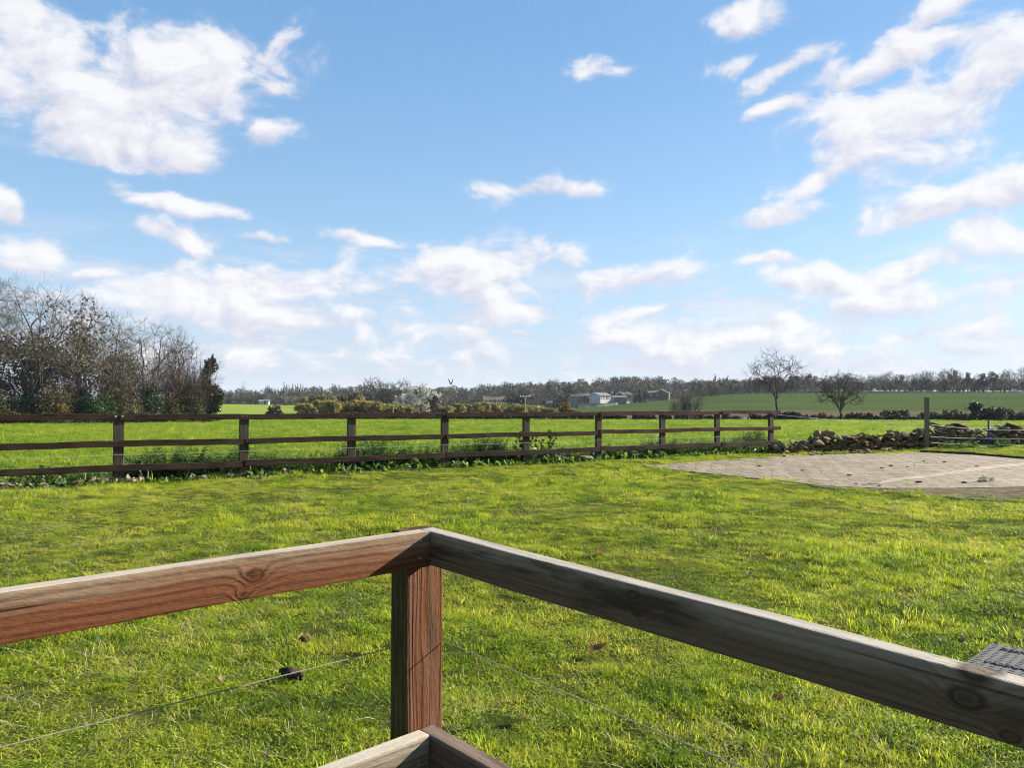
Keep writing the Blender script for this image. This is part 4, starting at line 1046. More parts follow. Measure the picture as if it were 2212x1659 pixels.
# --- trees standing at the far side of the field, right
big_tree(1680, 114, 752, 101, 'tall spreading bare tree with airy fan of twigs right of the fence end', wpx=142, mat='bark_dark', fork=.26, limbs=9, n2=46, n3=420, cz=.63, rz=.37, rtip=.011, wob=.09, twigs=5, tl=.075, low=-.5, lean=(-.02,0))
big_tree(1816, 114, 797, 105, 'dense rounded bare tree with many forked limbs beyond the stone wall', wpx=118, mat='bark_dark', fork=.13, limbs=12, n2=70, n3=620, cz=.55, rz=.45, rtip=.012, wob=.11, twigs=5, tl=.08, low=-.35, up=.2)
thicket(1481, 113, 842, 60, 40, 107, 'twig_grey', 'round bare bush on the field edge behind the fence', 'bush', name='bare_bush')
g = ground_at(2105, 113); H = W(2105, 862, 113).z - g.z
th = thing('ivy_tree', 'small ivy capped pollard tree beyond the stone wall at the right', 'tree', g)
T = Tree(109); T.grow((0,0,-.2), (0,0,1), H*.62, .2, 0, dict(BIG, max=3, n=[8,6,5], t0=[.7,.2,.2], ang=[60,40,40], lr=[.75,.5,.5], rr=[.4,.5,.5], seg=[4,4,3,3], rmin=.012)); tree_obj(T, th, M['bark_dark'])
rg = np.random.default_rng(110); cl = np.vstack([ell_clumps(16, (0,0,H*.62), (.8,.7,.7), .5, rg), np.column_stack([rg.normal(0,.12,8), rg.normal(0,.12,8), np.linspace(.1,H*.5,8), np.full(8,.38)])])
part_cloud('ivy', th, 'ivy', 1800, cl, .18, 111)

# --- hedge along the far edge of the field
def hedge(px0, px1, Y, hfun, mat, label, seed, n, size=.22, thick=.7, name='hedge'):
    rng = np.random.default_rng(seed); g = ground_at((px0+px1)/2, Y); th = thing(name, label, 'hedge', g)
    L_ = (px1-px0)/FPX*Y; k = int(L_/.24)
    pxs = rng.uniform(px0, px1, k); cl = []
    for px in pxs:
        h = hfun(px)*rng.uniform(.6, 1.15); x = (px-CX)/FPX*Y; y = Y + rng.normal(0, thick*.5); z = tz_(x, y)
        nz = max(1, int(h/.45))
        for q in range(nz): cl.append((x-g.x + rng.normal(0,.15), y-g.y, z-g.z + h*(q+.5)/nz, .40*rng.uniform(.7,1.3)))
    part_cloud('foliage', th, mat, n, np.array(cl), size, seed)
    V_, F_ = tubes([(np.array([((px-CX)/FPX*Y-g.x, rng.normal(0,.3), -.1), ((px-CX)/FPX*Y-g.x+rng.normal(0,.2), rng.normal(0,.3), hfun(px)*rng.uniform(.7,1.25))]), np.array([.03,.012]), 3) for px in rng.uniform(px0, px1, int(k*.8))])
    obj('twigs', np_mesh('twigs', V_, F_), M['twig_grey'], th)['kind'] = 'stuff'
hedge(558, 1120, 114, lambda p: .95 + .25*math.sin(p*.05), 'hedge', 'low dark trimmed hedge along the far field edge behind the fence', 121, 13600)
hedge(1120, 1250, 114, lambda p: 1.0 + .15*math.sin(p*.11), 'hedge', 'dense dark low hedge section on the field edge near the village', 122, 4420)
hedge(1255, 1560, 114, lambda p: (.85 + .3*math.sin(p*.09)*math.sin(p*.031)), 'hedge', 'ragged hedge on the field edge below the green hill', 123, 7650)
hedge(1560, 1990, 115, lambda p: (.85 + .35*math.sin(p*.06)*math.sin(p*.023)), 'hedge', 'ragged hedge running under the two lone bare trees', 124, 11050)
hedge(1990, 2330, 116, lambda p: 1.45 + .45*math.sin(p*.03), 'hedge', 'tall dark hedge behind the stone piers', 125, 10200)
for i, (px, Y, tp, wd, lab) in enumerate(((592,113,872,52,'dark lone bush standing in the gap of the hedge'), (520,111,905,40,'tiny dark bush at the field edge right of the wood'), (1935,125,884,90,'brown bush behind the hedge left of the tall timber post'), (2160,124,888,100,'wide brown bush behind the hedge at the right'), (2040,126,884,110,'brown scrub bush behind the stone piers'))):
    leafy(px, Y, 905, tp, wd, 'hedge', lab, 130+i, 1300, .22, 24, 'bush', None, 'bush', cr=.26, low=-.2)
hedge(-160, 470, 82, lambda p: .95 + .3*math.sin(p*.07) + .2*math.sin(p*.023), 'bramble', 'low dark hedge of bramble along the foot of the wood at left', 126, 9000, .15)
# white tree guards at the hedge
M['white'] = simple_mat('white_plastic', (.6,.6,.55), (.75,.75,.7), 5, .6, .3)
for px in (1383,1388,1393,1398,1403,1962,1967,1975,1979):
    pass
for px in (1880,1884,1888,1893,1900,2057,2062,2070,2073):
    g = ground_at(px/2598*2212 + 0, 112.6); o = obj('tree_guard', tube_mesh('tree_guard', [(0,0,-.05),(0,0,.45)], .055, 8), M['white']); o.location = g
    tag(o, 'small white tree guard tube at the foot of the far hedge', 'tree guard', 'white tree guards by the hedge')

# ------------------------------------------------------------------ middle distance and far trees
PROTO = {}
def far_proto(kind_, seed):
    """unit-size tree meshes (height 1)"""
    key = (kind_, seed)
    if key in PROTO: return PROTO[key]
    rng = np.random.default_rng(1000+seed)
    if kind_ == 'round':
        cl = ell_clumps(26, (0,0,.62), (.32,.32,.30), .13, rng); V_, F_ = leaf_cloud(900, cl, .035, rng, aspect=2.6); mt = 'farwood'
        tl = [(np.array([(0,0,-.05),(0,0,.3),(.02,0,.6)]), np.array([.028,.02,.008]), 5)] + [(np.array([(0,0,.28),c[:3]*.6+np.array([0,0,.1]),c[:3]]), np.array([.012,.008,.003]), 3) for c in cl[:9]]
    elif kind_ == 'bare':
        T = Box(); T.lines, _tp = dome_tree(2000+seed, 1.0, .43, fork=.18, limbs=8, n2=40, n3=260, rtip=.0028, twigs=4, tl=.08, low=-.35)
        top = max(l[0][:,2].max() for l in T.lines); tl = [(l[0]/top, l[1], 4 if l[2] > 4 else 3) for l in T.lines]; V_ = None; mt = 'farwood'
    elif kind_ == 'pine':
        cl = np.vstack([ell_clumps(12, (0,0,.75), (.16,.16,.2), .09, rng), ell_clumps(8, (0,0,.45), (.2,.2,.15), .08, rng)]); V_, F_ = leaf_cloud(700, cl, .035, rng, aspect=2.2); mt = 'farever'
        tl = [(np.array([(0,0,-.05),(0,0,.9)]), np.array([.02,.008]), 5)]
    elif kind_ == 'cone':
        zs = rng.uniform(.04, 1, 60); rad = (1-zs)*.36+.02; th_ = rng.uniform(0, 6.28, 60); rr_ = rad*rng.uniform(.3,1,60)
        cl = np.column_stack([rr_*np.cos(th_), rr_*np.sin(th_), zs*.97, .07*(1.25-zs)]); V_, F_ = leaf_cloud(1500, cl, .035, rng, aspect=2.2); mt = 'farever'
        tl = [(np.array([(0,0,-.05),(0,0,.9)]), np.array([.02,.006]), 5)]
    elif kind_ == 'poplar':
        zs = rng.uniform(.12, .98, 40); cl = np.column_stack([rng.normal(0,.035,40), rng.normal(0,.035,40), zs, .055*(1.15-zs)]); V_, F_ = leaf_cloud(500, cl, .03, rng, aspect=3.5, up=1.5); mt = 'farwood'
        tl = [(np.array([(0,0,-.05),(0,0,.95)]), np.array([.015,.004]), 4)]
    elif kind_ == 'willow':
        cl = np.vstack([ell_clumps(26, (0,0,.55), (.42,.36,.38), .17, rng)]); V_, F_ = leaf_cloud(1500, cl, .05, rng, aspect=3.0, up=1.2); mt = 'willow'
        tl = [(np.array([(0,0,-.05),(rng.normal(0,.2),rng.normal(0,.2),.7)]), np.array([.02,.006]), 3) for _ in range(9)]
    elif kind_ == 'silver':
        cl = ell_clumps(40, (0,0,.56), (.40,.36,.36), .10, rng); V_, F_ = leaf_cloud(2200, cl, .032, rng, aspect=2.0); mt = 'silver'
        tl = [(np.array([(0,0,-.05),(0,0,.5)]), np.array([.03,.012]), 5)] + [(np.array([(0,0,.2),c[:3]]), np.array([.014,.004]), 3) for c in cl[:12]]
    Vt, Ft = tubes(tl); tm = np_mesh('trunk', Vt, Ft); tm.materials.append(M['bark_dark'] if kind_ != 'bare' else M['twig_grey'])
    cm = None
    if V_ is not None: cm = np_mesh('crown', V_, F_); cm.materials.append(M[mt])
    PROTO[key] = (tm, cm); return PROTO[key]
def far_tree(kind_, px, Y, top_py, wpx, seed, label, name='tree', cat='tree', group=None, z=None, rz=None, mat=None):
    tm, cm = far_proto(kind_, seed)
    g = ground_at(px, Y)
    if z is not None: g.z = z
    H = W(px, top_py, Y).z - g.z; wm = wpx/FPX*Y
    natw = {'round':.8, 'bare':.9, 'pine':.5, 'cone':.75, 'poplar':.2, 'willow':1.05, 'silver':.95}[kind_]
    th = thing(name, label, cat, g, group, rz if rz is not None else RNG.uniform(0, 6.28))
    th.scale = (wm/natw, wm/natw, H)
    for nm, me in (('trunk', tm), ('crown', cm)):
        if me is None: continue
        o = bpy.data.objects.new(nm, me); C.objects.link(o); o.parent = th
        if mat and nm == 'crown':
            o.material_slots[0].link = 'OBJECT'; o.material_slots[0].material = M[mat]
    return th
# willow scrub in the valley
WG = 'yellow willow shrubs in the valley'
wl = random.Random(5)
for i in range(24):
    px = 655 + i*10.2 + wl.uniform(-4,4)
    top = np.interp(px, [650, 700, 800, 860, 900], [872, 866, 866, 873, 883]) + wl.uniform(-2.5, 2.5)
    far_tree('willow', px, 165 + wl.uniform(-6, 14), top, wl.uniform(38, 56), i % 4, 'yellow green willow shrub in the bushy bank behind the fence at left of centre', 'willow_shrub', 'shrub', WG)
for i in range(9):
    px = 660 + i*15; far_tree('willow', px, 195 + wl.uniform(-5,8), 853 + wl.uniform(-4,5), wl.uniform(30,42), i % 4, 'taller olive willow standing behind the yellow green bank', 'willow_tree', 'tree', 'taller willows behind the bank', mat='olive' if i % 2 else None)
for i in range(26):
    px = 945 + i*11.6 + wl.uniform(-4,4)
    top = np.interp(px, [940, 1000, 1060, 1130, 1180, 1240], [880, 874, 870, 874, 882, 885]) + wl.uniform(-3, 3)
    far_tree('willow', px, 175 + wl.uniform(-8, 14), top, wl.uniform(34, 50), i % 4, 'yellow green willow shrub in the low scrub before the village', 'willow_shrub', 'shrub', 'low willow scrub before the village')
far_tree('willow', 1222, 170, 868, 44, 2, 'rust coloured rounded shrub on the valley floor before the houses', 'shrub', 'shrub', mat='autumn')
# bare big trees of the middle distance
for (px, tp, wd, sd, lab) in ((808, 808, 78, 0, 'large grey bare tree rising above the willow bank'), (868, 812, 66, 1, 'grey bare tree just right of the largest one above the willow bank'), (838, 822, 50, 2, 'smaller bare tree between the two large grey ones'), (912, 824, 44, 3, 'bare tree top showing behind the silvery tree')):
    far_tree('bare', px, 225, tp, wd, sd, lab, 'bare_tree')
far_tree('silver', 908, 192, 832, 92, 1, 'silvery white leaved tree lit by the sun above the willow bank', 'silver_tree')
far_tree('silver', 944, 188, 842, 36, 2, 'right hand silvery bush lit along its edge', 'silver_tree')
far_tree('silver', 866, 194, 845, 44, 3, 'small silvery tree left of the larger silvery one', 'silver_tree')
far_tree('round', 936, 184, 850, 44, 3, 'dark rounded tree in front of the silvery trees', 'tree')
far_tree('round', 880, 206, 862, 60, 4, 'dark low tree at the foot of the silvery trees', 'tree')
for i, px in enumerate((775, 800, 830, 850)):
    far_tree('round', px, 232, 852 + (i % 2)*4, 46, i, 'dark bushy tree in the shade beneath the large grey bare trees', 'tree', group='dark trees below the bare trees')
# the tree edge above the distant field at left and the woods behind (far-off masses)
def wood_mass(name, label, items, seed):
    """a far-off wood that reads as one mass: many crowns in one mesh"""
    rng = np.random.default_rng(seed); Vs, Fs, off, mi = [], [], 0, []
    for (px, Y, top_py, wpx, kd) in items:
        m_i = 1 if kd == 'p' else int(rng.choice([0, 1, 2, 3, 4], p=[.30, .36, .10, .16, .08]))
        g = ground_at(px, Y); H = max(W(px, top_py, Y).z - g.z, 3.0); wm = wpx/FPX*Y
        if kd == 'r': cl = ell_clumps(13, (0,0,H*.56), (wm*.42, wm*.42, H*.44), H*.2, rng); n = int(420*max(1, (wm/H)**.8)); sz = .045*H; asp = 2.2
        else: 
            zs = rng.uniform(.1, 1, 13); cl = np.column_stack([rng.normal(0,wm*.16,13)*(1.2-zs), rng.normal(0,wm*.16,13), zs*H*.95, H*.11*(1.3-zs)]); n = 260; sz = .05*H; asp = 2.4
        V_, F_ = leaf_cloud(n, cl, sz, rng, aspect=asp, up=.4); V_ = V_ + np.array([g.x, g.y, g.z]); Vs.append(V_); Fs.append(F_+off); off += len(V_)
        tl = np.array([(g.x,g.y,g.z-.3),(g.x,g.y,g.z+H*.6)]); Vt, Ft = tubes([(tl, np.array([.025,.012])*H, 4)]); Vs.append(Vt); Fs.append(Ft+off); off += len(Vt); mi += [m_i]*(len(F_)+len(Ft))
    V_ = np.concatenate(Vs); o0_ = V_.mean(0); o0_[2] = V_[:,2].min()
    o = obj(name, np_mesh(name, V_-o0_, np.concatenate(Fs)), M['farwood']); o.location = o0_
    for k_ in ('far_green', 'far_red', 'far_olive', 'far_pale'): o.data.materials.append(M[k_])
    o.data.polygons.foreach_set('material_index', np.array(mi, np.int32)); o.data.update()
    return kind(o, 'stuff', label, 'wood')
fw = random.Random(21)
sky_px = [400, 480, 540, 600, 660, 720, 780, 860, 960, 1030, 1080, 1120, 1160, 1220, 1290, 1350, 1400, 1470, 1540, 1600, 1680, 1740]
sky_py = [842, 842, 840, 840, 838, 836, 836, 836, 838, 834, 830, 826, 823, 822, 821, 813, 815, 819, 822, 822, 820, 816]
items = []
for i in range(230):      # skyline row
    px = 395 + 1350*(i+fw.random())/230; tp = np.interp(px, sky_px, sky_py) + fw.uniform(-3, 5)
    items.append((px, fw.uniform(560, 680), tp, fw.choice((16,22,30,42,54)), 'r' if fw.random() < .85 else 'p'))
wood_mass('skyline_wood', 'dark wooded ridge along the skyline behind the valley', items, 301)
items = []
for i in range(280):      # slope row in front of it
    px = 470 + 1250*(i+fw.random())/280; s0 = np.interp(px, sky_px, sky_py)
    tp = s0 + fw.uniform(5, 18 if px < 1240 else 14); Yq = fw.uniform(470, 560)
    items.append((px, Yq, tp, fw.choice((16,24,34,46,58)), 'r' if fw.random() < .88 else 'p'))
wood_mass('slope_wood', 'brown and grey woodland covering the slope behind the houses', items, 302)
items = []
for i in range(60):       # edge of the distant field, left
    px = 455 + 215*(i+fw.random())/60; items.append((px, fw.uniform(436, 470), 852 + fw.uniform(-4, 9), fw.uniform(14, 26), 'r' if fw.random() < .9 else 'p'))
for i in range(60):
    px = 640 + 340*(i+fw.random())/60; items.append((px, fw.uniform(300, 420), 856 + fw.uniform(-4, 10), fw.uniform(16, 32), 'r'))
for i in range(50):
    px = 950 + 310*(i+fw.random())/50; items.append((px, fw.uniform(425, 455), 858 + fw.uniform(-6, 6), fw.uniform(12, 24), 'r' if fw.random() < .85 else 'p'))
wood_mass('valley_wood', 'mixed bare woodland along the valley around the village', items, 303)
# individually visible far trees
for i, px in enumerate((613,619,625,631,638,643,648,653)):
    far_tree('poplar', px, 540, 826 + (i*7 % 5), 7, i % 3, 'tall slim poplar in the row on the left skyline', 'poplar', 'tree', 'poplars on the skyline')
far_tree('cone', 497, 428, 848, 22, 1, 'dark broad evergreen on the edge of the distant field', 'conifer')
far_tree('bare', 533, 450, 840, 34, 2, 'pale twiggy tree under the distant pylon', 'bare_tree')
far_tree('cone', 1382, 398, 838, 30, 2, 'large dark blue green conifer between the village houses', 'conifer')
far_tree('round', 1118, 330, 850, 70, 2, 'broad dark tree right of the white walled bungalow', 'tree', mat='farever')
far_tree('round', 1215, 345, 856, 46, 3, 'dark green rounded tree left of the grey house', 'tree', mat='farever')
far_tree('round', 1245, 392, 852, 30, 4, 'dark garden tree between the dark house and the grey house', 'tree', mat='farever')
far_tree('bare', 1168, 440, 812 + 14, 40, 3, 'bare spreading crown on the skyline above the lamp pole', 'bare_tree')
far_tree('bare', 1295, 600, 810, 36, 1, 'bare domed crown on the highest part of the wooded ridge', 'bare_tree')
far_tree('cone', 1545, 560, 806, 18, 1, 'spiky dark conifer poking above the wooded ridge', 'conifer')
for i, (px, tp, wd) in enumerate(((1555,812,20), (1572,808,22))):
    far_tree('cone', px, 500, tp+2, wd, i, ('dark conifer, left of the pair behind the tall bare tree', 'dark conifer, right of the pair behind the tall bare tree')[i], 'conifer')
HG = 'tall trees along the hilltop at right'
hl = random.Random(8)
for i in range(46):
    px = 1590 + i*14.6 + hl.uniform(-6, 6); big_ = px > 1870
    tp = (np.interp(px, [1590,1740,1860,1900,1960,2020,2060,2110,2150,2212,2300], [818,806,808,802,800,798,792,806,798,792,794]) + hl.uniform(-3, 6))
    kd = 'bare' if (px > 1860 and hl.random() < .72) or hl.random() < .35 else ('poplar' if hl.random() < .22 else 'round')
    far_tree(kd, px, 428 + hl.uniform(0, 24), tp, hl.uniform(20, 34) if kd != 'poplar' else 9, hl.randrange(5) if kd != 'poplar' else hl.randrange(3), 'tall thin tree in the row along the hilltop above the green slope', 'hilltop_tree', 'tree', HG)
items = []
for i in range(190):
    px = 1500 + 850*(i+fw.random())/190; items.append((px, fw.uniform(426, 470), 826 + fw.uniform(-8, 9), fw.uniform(12, 24), 'r'))
for i in range(120):
    px = 1560 + 800*(i+fw.random())/120; items.append((px, fw.uniform(470, 560), 820 + fw.uniform(-6, 6), fw.uniform(14, 24), 'r'))
wood_mass('hilltop_undergrowth', 'dark undergrowth beneath the tall trees on the hilltop', items, 304)
items = []
for i in range(70):
    px = 1000 + 620*(i+fw.random())/70; base_ = np.interp(px, [1000,1240,1600], [872,866,848]); items.append((px, fw.uniform(415, 440), base_-6+fw.uniform(-4,3), fw.uniform(8,16), 'r'))
wood_mass('garden_shrubs', 'garden shrubs and hedges around the village houses', items, 305)

# ------------------------------------------------------------------ houses
def wallmat(name, c1, c2): return simple_mat(name, c1, c2, .8, .9, .15)
M['w_white'] = wallmat('white_render', (.44,.44,.42), (.54,.54,.51)); M['w_grey'] = wallmat('grey_render', (.14,.145,.14), (.19,.195,.19))
M['w_brick'] = wallmat('brown_brick', (.13,.085,.06), (.19,.125,.09)); M['w_teal'] = wallmat('pale_teal', (.33,.42,.42), (.4,.5,.5))
M['r_brown'] = wallmat('brown_tiles', (.12,.10,.075), (.18,.15,.11)); M['r_grey'] = wallmat('grey_slate', (.12,.12,.12), (.19,.19,.19)); M['r_dark'] = wallmat('dark_tiles', (.05,.045,.042), (.09,.08,.075))
M['trim'] = wallmat('white_trim', (.6,.6,.58), (.7,.7,.68))
m, t, out = new_mat('window_glass'); principled(t, out, (.015,.02,.025), .08, .6); M['glass'] = m
def house(px, Y, wpx, base_py, eave_py, ridge_py, wall, roof, label, rz=0.0, depth=7.0, windows=3, gable=False, chimney=True, name='house', storeys=1, cat='house', door=True):
    c = W(px, base_py, Y); L_ = wpx/FPX*Y; he = W(px, eave_py, Y).z - c.z; hr = W(px, ridge_py, Y).z - c.z
    th = thing(name, label, cat, c, None, rz)
    x0, x1, y0, y1 = -L_/2, L_/2, -depth/2, depth/2
    mb = MB(); mb.box(x0,x1,y0,y1,-2.0,he)
    for xx in (x0, x1): mb.poly([(xx,y0,he),(xx,y1,he),(xx,0,hr-.12)] if xx > 0 else [(xx,y1,he),(xx,y0,he),(xx,0,hr-.12)])
    obj('wall', mb.mesh('wall'), M[wall], th)
    ov = .4; mb = MB()
    sl = (hr-he)/(depth/2)
    for sg in (-1, 1):
        ye = sg*(depth/2+ov); ze = he - sl*ov
        a_ = [(x0-ov,ye,ze),(x1+ov,ye,ze),(x1+ov,0,hr),(x0-ov,0,hr)]; b_ = [(p[0],p[1],p[2]+.22) for p in a_]
        mb.poly(a_[::-1] if sg < 0 else a_); mb.poly(b_ if sg < 0 else b_[::-1])
        for k_ in range(4): k2 = (k_+1) % 4; mb.poly([a_[k_], a_[k2], b_[k2], b_[k_]])
    ro = obj('roof', mb.mesh('roof'), M[roof], th)
    if chimney:
        mb = MB(); mb.box(L_*.15-.35, L_*.15+.35, -.4,.4, hr-.4, hr+1.1); mb.box(L_*.15-.15, L_*.15+.15, -.15,.15, hr+1.1, hr+1.4); obj('chimney', mb.mesh('chimney'), M['w_brick'], ro)
    n = windows
    for s_ in range(storeys):
        zb = he*(s_+.36)/storeys; zh = min(1.3, he/storeys*.45)
        for i in range(n):
            xc = x0 + L_*(i+.5)/n; w_ = min(1.5, L_/n*.55)
            if door and s_ == 0 and i == n//2:
                mb = MB(); mb.box(xc-.5,xc+.5,y0-.04,y0+.05,0.0,2.0); obj('door', mb.mesh('door'), M['r_dark'], th); continue
            mb = MB(); mb.box(xc-w_/2-.1,xc+w_/2+.1,y0-.05,y0+.02,zb-.1,zb+zh+.1); wi = obj('window', mb.mesh('window'), M['trim'], th)
            mb = MB(); mb.box(xc-w_/2,xc+w_/2,y0-.08,y0-.06+.02,zb,zb+zh); obj('pane', mb.mesh('pane'), M['glass'], wi)
    if gable:
        mb = MB()
        for xx, sg in ((x0-ov-.06, -1), (x1+ov+.02, 1)):
            for s2 in (-1, 1):
                ye = s2*(depth/2+ov); ze = he - sl*ov
                mb.v += []; 
                q = [(xx,ye,ze-.15),(xx,ye,ze+.3),(xx,0,hr+.3),(xx,0,hr-.15)]; q2 = [(xx+.04,*p[1:]) for p in q]
                mb.poly(q); mb.poly(q2[::-1])
                for k_ in range(4): k2 = (k_+1) % 4; mb.poly([q[k_], q[k2], q2[k2], q2[k_]])
        obj('bargeboard', mb.mesh('bargeboard'), M['trim'], ro)
    return th
house(1068, 400, 46, 871, 864.5, 857, 'w_white', 'r_brown', 'long low white walled bungalow with brown roof behind the willow scrub', R(4), 8, 5)
house(1241, 392, 21, 870, 857.5, 851, 'w_grey', 'r_dark', 'pale grey two storey house left of the white gabled house', R(10), 8, 2, storeys=2)
house(1296, 398, 31, 863.5, 855, 848.5, 'w_white', 'r_grey', 'large white house with grey roof and bright gable end', R(38), 8, 4, storeys=2, gable=True)
house(1337, 402, 28, 863.5, 858.5, 856.0, 'w_grey', 'w_grey', 'low pale roofed outbuilding beside the large white house', R(6), 6, 2, chimney=False, name='outbuilding', cat='building', door=False)
house(1349, 412, 23, 861, 853.5, 847.5, 'w_brick', 'r_dark', 'brown brick house with white gable boards behind the outbuilding', R(30), 7, 2, gable=True, storeys=2)
house(1408, 418, 22, 857, 850, 844, 'w_brick', 'r_brown', 'brown house with tiled roof right of the large conifer', R(8), 8, 3, storeys=2)
house(1430, 416, 16, 857, 849, 841.5, 'w_brick', 'r_dark', 'dark brick house with steep white edged gable at the top of the village', R(68), 8, 2, gable=True, storeys=2)
house(1187, 352, 18, 879.5, 873, 865.5, 'w_brick', 'r_dark', 'small dark house with steep roof low in the valley', R(12), 8, 2)
house(1162, 345, 18, 883, 880, 878.5, 'w_teal', 'w_teal', 'low pale teal shed beside the small dark house', R(5), 5, 2, chimney=False, name='shed', cat='shed', door=False)
house(571, 434, 20, 873, 867.5, 864.0, 'w_white', 'r_grey', 'small white building at the tree edge above the distant field', R(12), 6, 4, chimney=False)
house(1262, 425, 20, 862, 856, 850, 'w_brick', 'r_brown', 'brown roofed house behind the grey house', R(5), 7, 3)
# garden fence along the top of the slope
pts = [ground_at(px, Y_) for px, Y_ in ((1250,385),(1290,390),(1330,396),(1360,404),(1420,412))]
mb = MB()
for p0, p1 in zip(pts, pts[1:]):
    d = (p1-p0).normalized(); s_ = Vector((-d.y, d.x, 0))*.05
    q = [p0-s_, p1-s_, p1+s_, p0+s_]; b = len(mb.v)
    mb.v += [(*p[:2], p.z-.3) for p in q] + [(*p[:2], p.z+1.2) for p in q]
    mb.f += [tuple(b+i for i in f) for f in ((0,3,2,1),(4,5,6,7),(0,1,5,4),(1,2,6,5),(2,3,7,6),(3,0,4,7))]
M['garden_fence'] = simple_mat('garden_fence_wood', (.16,.15,.13), (.34,.32,.28), .15, .9, .1)
o = obj('garden_fence', mb.mesh('garden_fence'), M['garden_fence']); tag(o, 'pale garden fence along the bottom of the village gardens', 'fence')
# poles
M['pole'] = simple_mat('pole_wood', (.22,.19,.13), (.32,.28,.20), 3, .9, .1)
def pole(px, Y, top_py, r, label, name='utility_pole', arms=None):
    g = ground_at(px, Y); H = W(px, top_py, Y).z - g.z
    th = thing(name, label, 'pole', g)
    obj('shaft', tube_mesh('shaft', [(0,0,-.3),(0,0,H)], r, 8), M['pole'], th)
    return th, H
th, H = pole(1134, 150, 857, .10, 'timber pole topped by a crossbar of white floodlights before the village', 'lamp_pole')
mb = MB(); mb.box(-.9,.9,-.05,.05,H-.12,H-.02); obj('crossbar', mb.mesh('crossbar'), M['pole'], th)
for xx in (-.85, -.3, .3, .85):
    me = bevel_box('lamp_head', .32, .2, .22, .03, 2); o = obj('lamp_head', me, M['white'], th); o.location = (xx, -.05, H+.06); o.rotation_euler = (R(20),0,0)
pole(849, 150, 874, .09, 'pale timber pole standing in front of the yellow willow bank')
for (px, tp, lab) in ((2261/2598*2212+0, 848, 'slim dark pole on the green slope left of the tall timber post'), (2135, 848, 'slim dark pole on the green slope above the blue stake')):
    pole(px, 300, tp, .12, lab)
# pylons
M['lattice'] = simple_mat('galvanised', (.30,.31,.33), (.4,.41,.43), 1, .6, .4)
for (px, tp, lab) in ((621, 830-9+4, 'faint lattice pylon rising behind the left tree line'), (836, 831, 'faint lattice pylon on the skyline left of the bare trees')):
    pass
for (px, tp, Y, lab) in ((621, 836-12, 1500, 'faint lattice pylon rising over the poplar row'), (527, 822, 1400, 'faint lattice pylon standing above the pale twiggy tree'), (835, 830, 1700, 'tiny faint lattice pylon on the skyline left of the large bare trees')):
    if px == 621: continue
    g = ground_at(px, Y); H = W(px, tp, Y).z - g.z; th = thing('pylon', lab, 'pylon', g)
    lines = []
    for sx in (-1, 1):
        for sy in (-1, 1): lines.append((np.array([(sx*H*.09,sy*H*.09,0),(sx*H*.03,sy*H*.03,H*.6),(0,0,H)]), np.full(3, H*.006), 4))
    for k_ in range(9):
        z0, z1 = H*k_/10, H*(k_+1)/10; w0, w1 = H*.09*(1-k_/10.5), H*.09*(1-(k_+1)/10.5)
        lines += [(np.array([(-w0,-w0,z0),(w1,-w1,z1)]), np.full(2,H*.004), 3), (np.array([(w0,-w0,z0),(-w1,-w1,z1)]), np.full(2,H*.004), 3)]
    V_, F_ = tubes(lines); obj('tower', np_mesh('tower', V_, F_), M['lattice'], th)
    for zf, wf in ((.62,.16),(.76,.2),(.9,.14)):
        V_, F_ = tubes([(np.array([(-H*wf,0,H*zf),(0,0,H*(zf+.04)),(H*wf,0,H*zf)]), np.full(3,H*.006), 4)]); obj('cross_arm', np_mesh('cross_arm', V_, F_), M['lattice'], th)

# ------------------------------------------------------------------ weeds along the fence
def leafy_weed(pos, w, d, h, n, size, mat, label, seed, name='weed_clump', group=None, stalks=10):
    """a patch of upright stems with pairs of drooping leaves up each stem"""
    rng = np.random.default_rng(seed); th = thing(name, label, 'weeds', pos, group, math.atan2(fd.y, fd.x))
    ns = max(12, n//22); Vs, lines = [], []
    for i in range(ns):
        a_ = rng.uniform(0, 6.28); r_ = math.sqrt(rng.uniform(0, 1)); bx, by = .55*w*r_*math.cos(a_), .5*d*r_*math.sin(a_)
        H_ = h*(1 - .62*r_**2.2)*rng.uniform(.45, 1.15) + .03; lx, ly = rng.normal(0, .22, 2)*H_ + np.array([bx, by])*.15
        P_ = np.array([(bx, by, -.02), (bx+lx*.35, by+ly*.35, H_*.55), (bx+lx, by+ly, H_)]); lines.append((P_, np.array([.004, .003, .002]), 3))
        k = max(3, int(H_/.035)); ph = rng.uniform(0, 6.28)
        for q in range(k):
            f = .12 + .88*(q+.5)/k; p = P_[0]*(1-f)**2 + 2*P_[1]*f*(1-f) + P_[2]*f*f; sz = size*(1.25 - .75*f)*rng.uniform(.7, 1.3); ph += 1.57 + rng.normal(0, .3)
            for sg in (0, 3.14):
                dv = np.array([math.cos(ph+sg), math.sin(ph+sg), 0.0]); sv = np.array([-dv[1], dv[0], 0]); lift = rng.normal(.25, .3)
                m_ = p + dv*sz*.75 + np.array([0,0,lift*sz*.6]); e = p + dv*sz*1.6 + np.array([0,0,(lift-.85)*sz*.7])
                Vs.append(np.array([p, m_ + sv*sz*.42, e, m_ - sv*sz*.42]))
    V_ = np.array(Vs).reshape(-1, 3); V_[:,2] = np.maximum(V_[:,2], .004)
    obj('leaves', np_mesh('leaves', V_, np.arange(len(V_)).reshape(-1, 4)), M[mat], th)
    V_, F_ = tubes(lines); obj('stalks', np_mesh('stalks', V_, F_), M['weed'], th)
    return th
wg = 'weed clumps growing along the long fence'
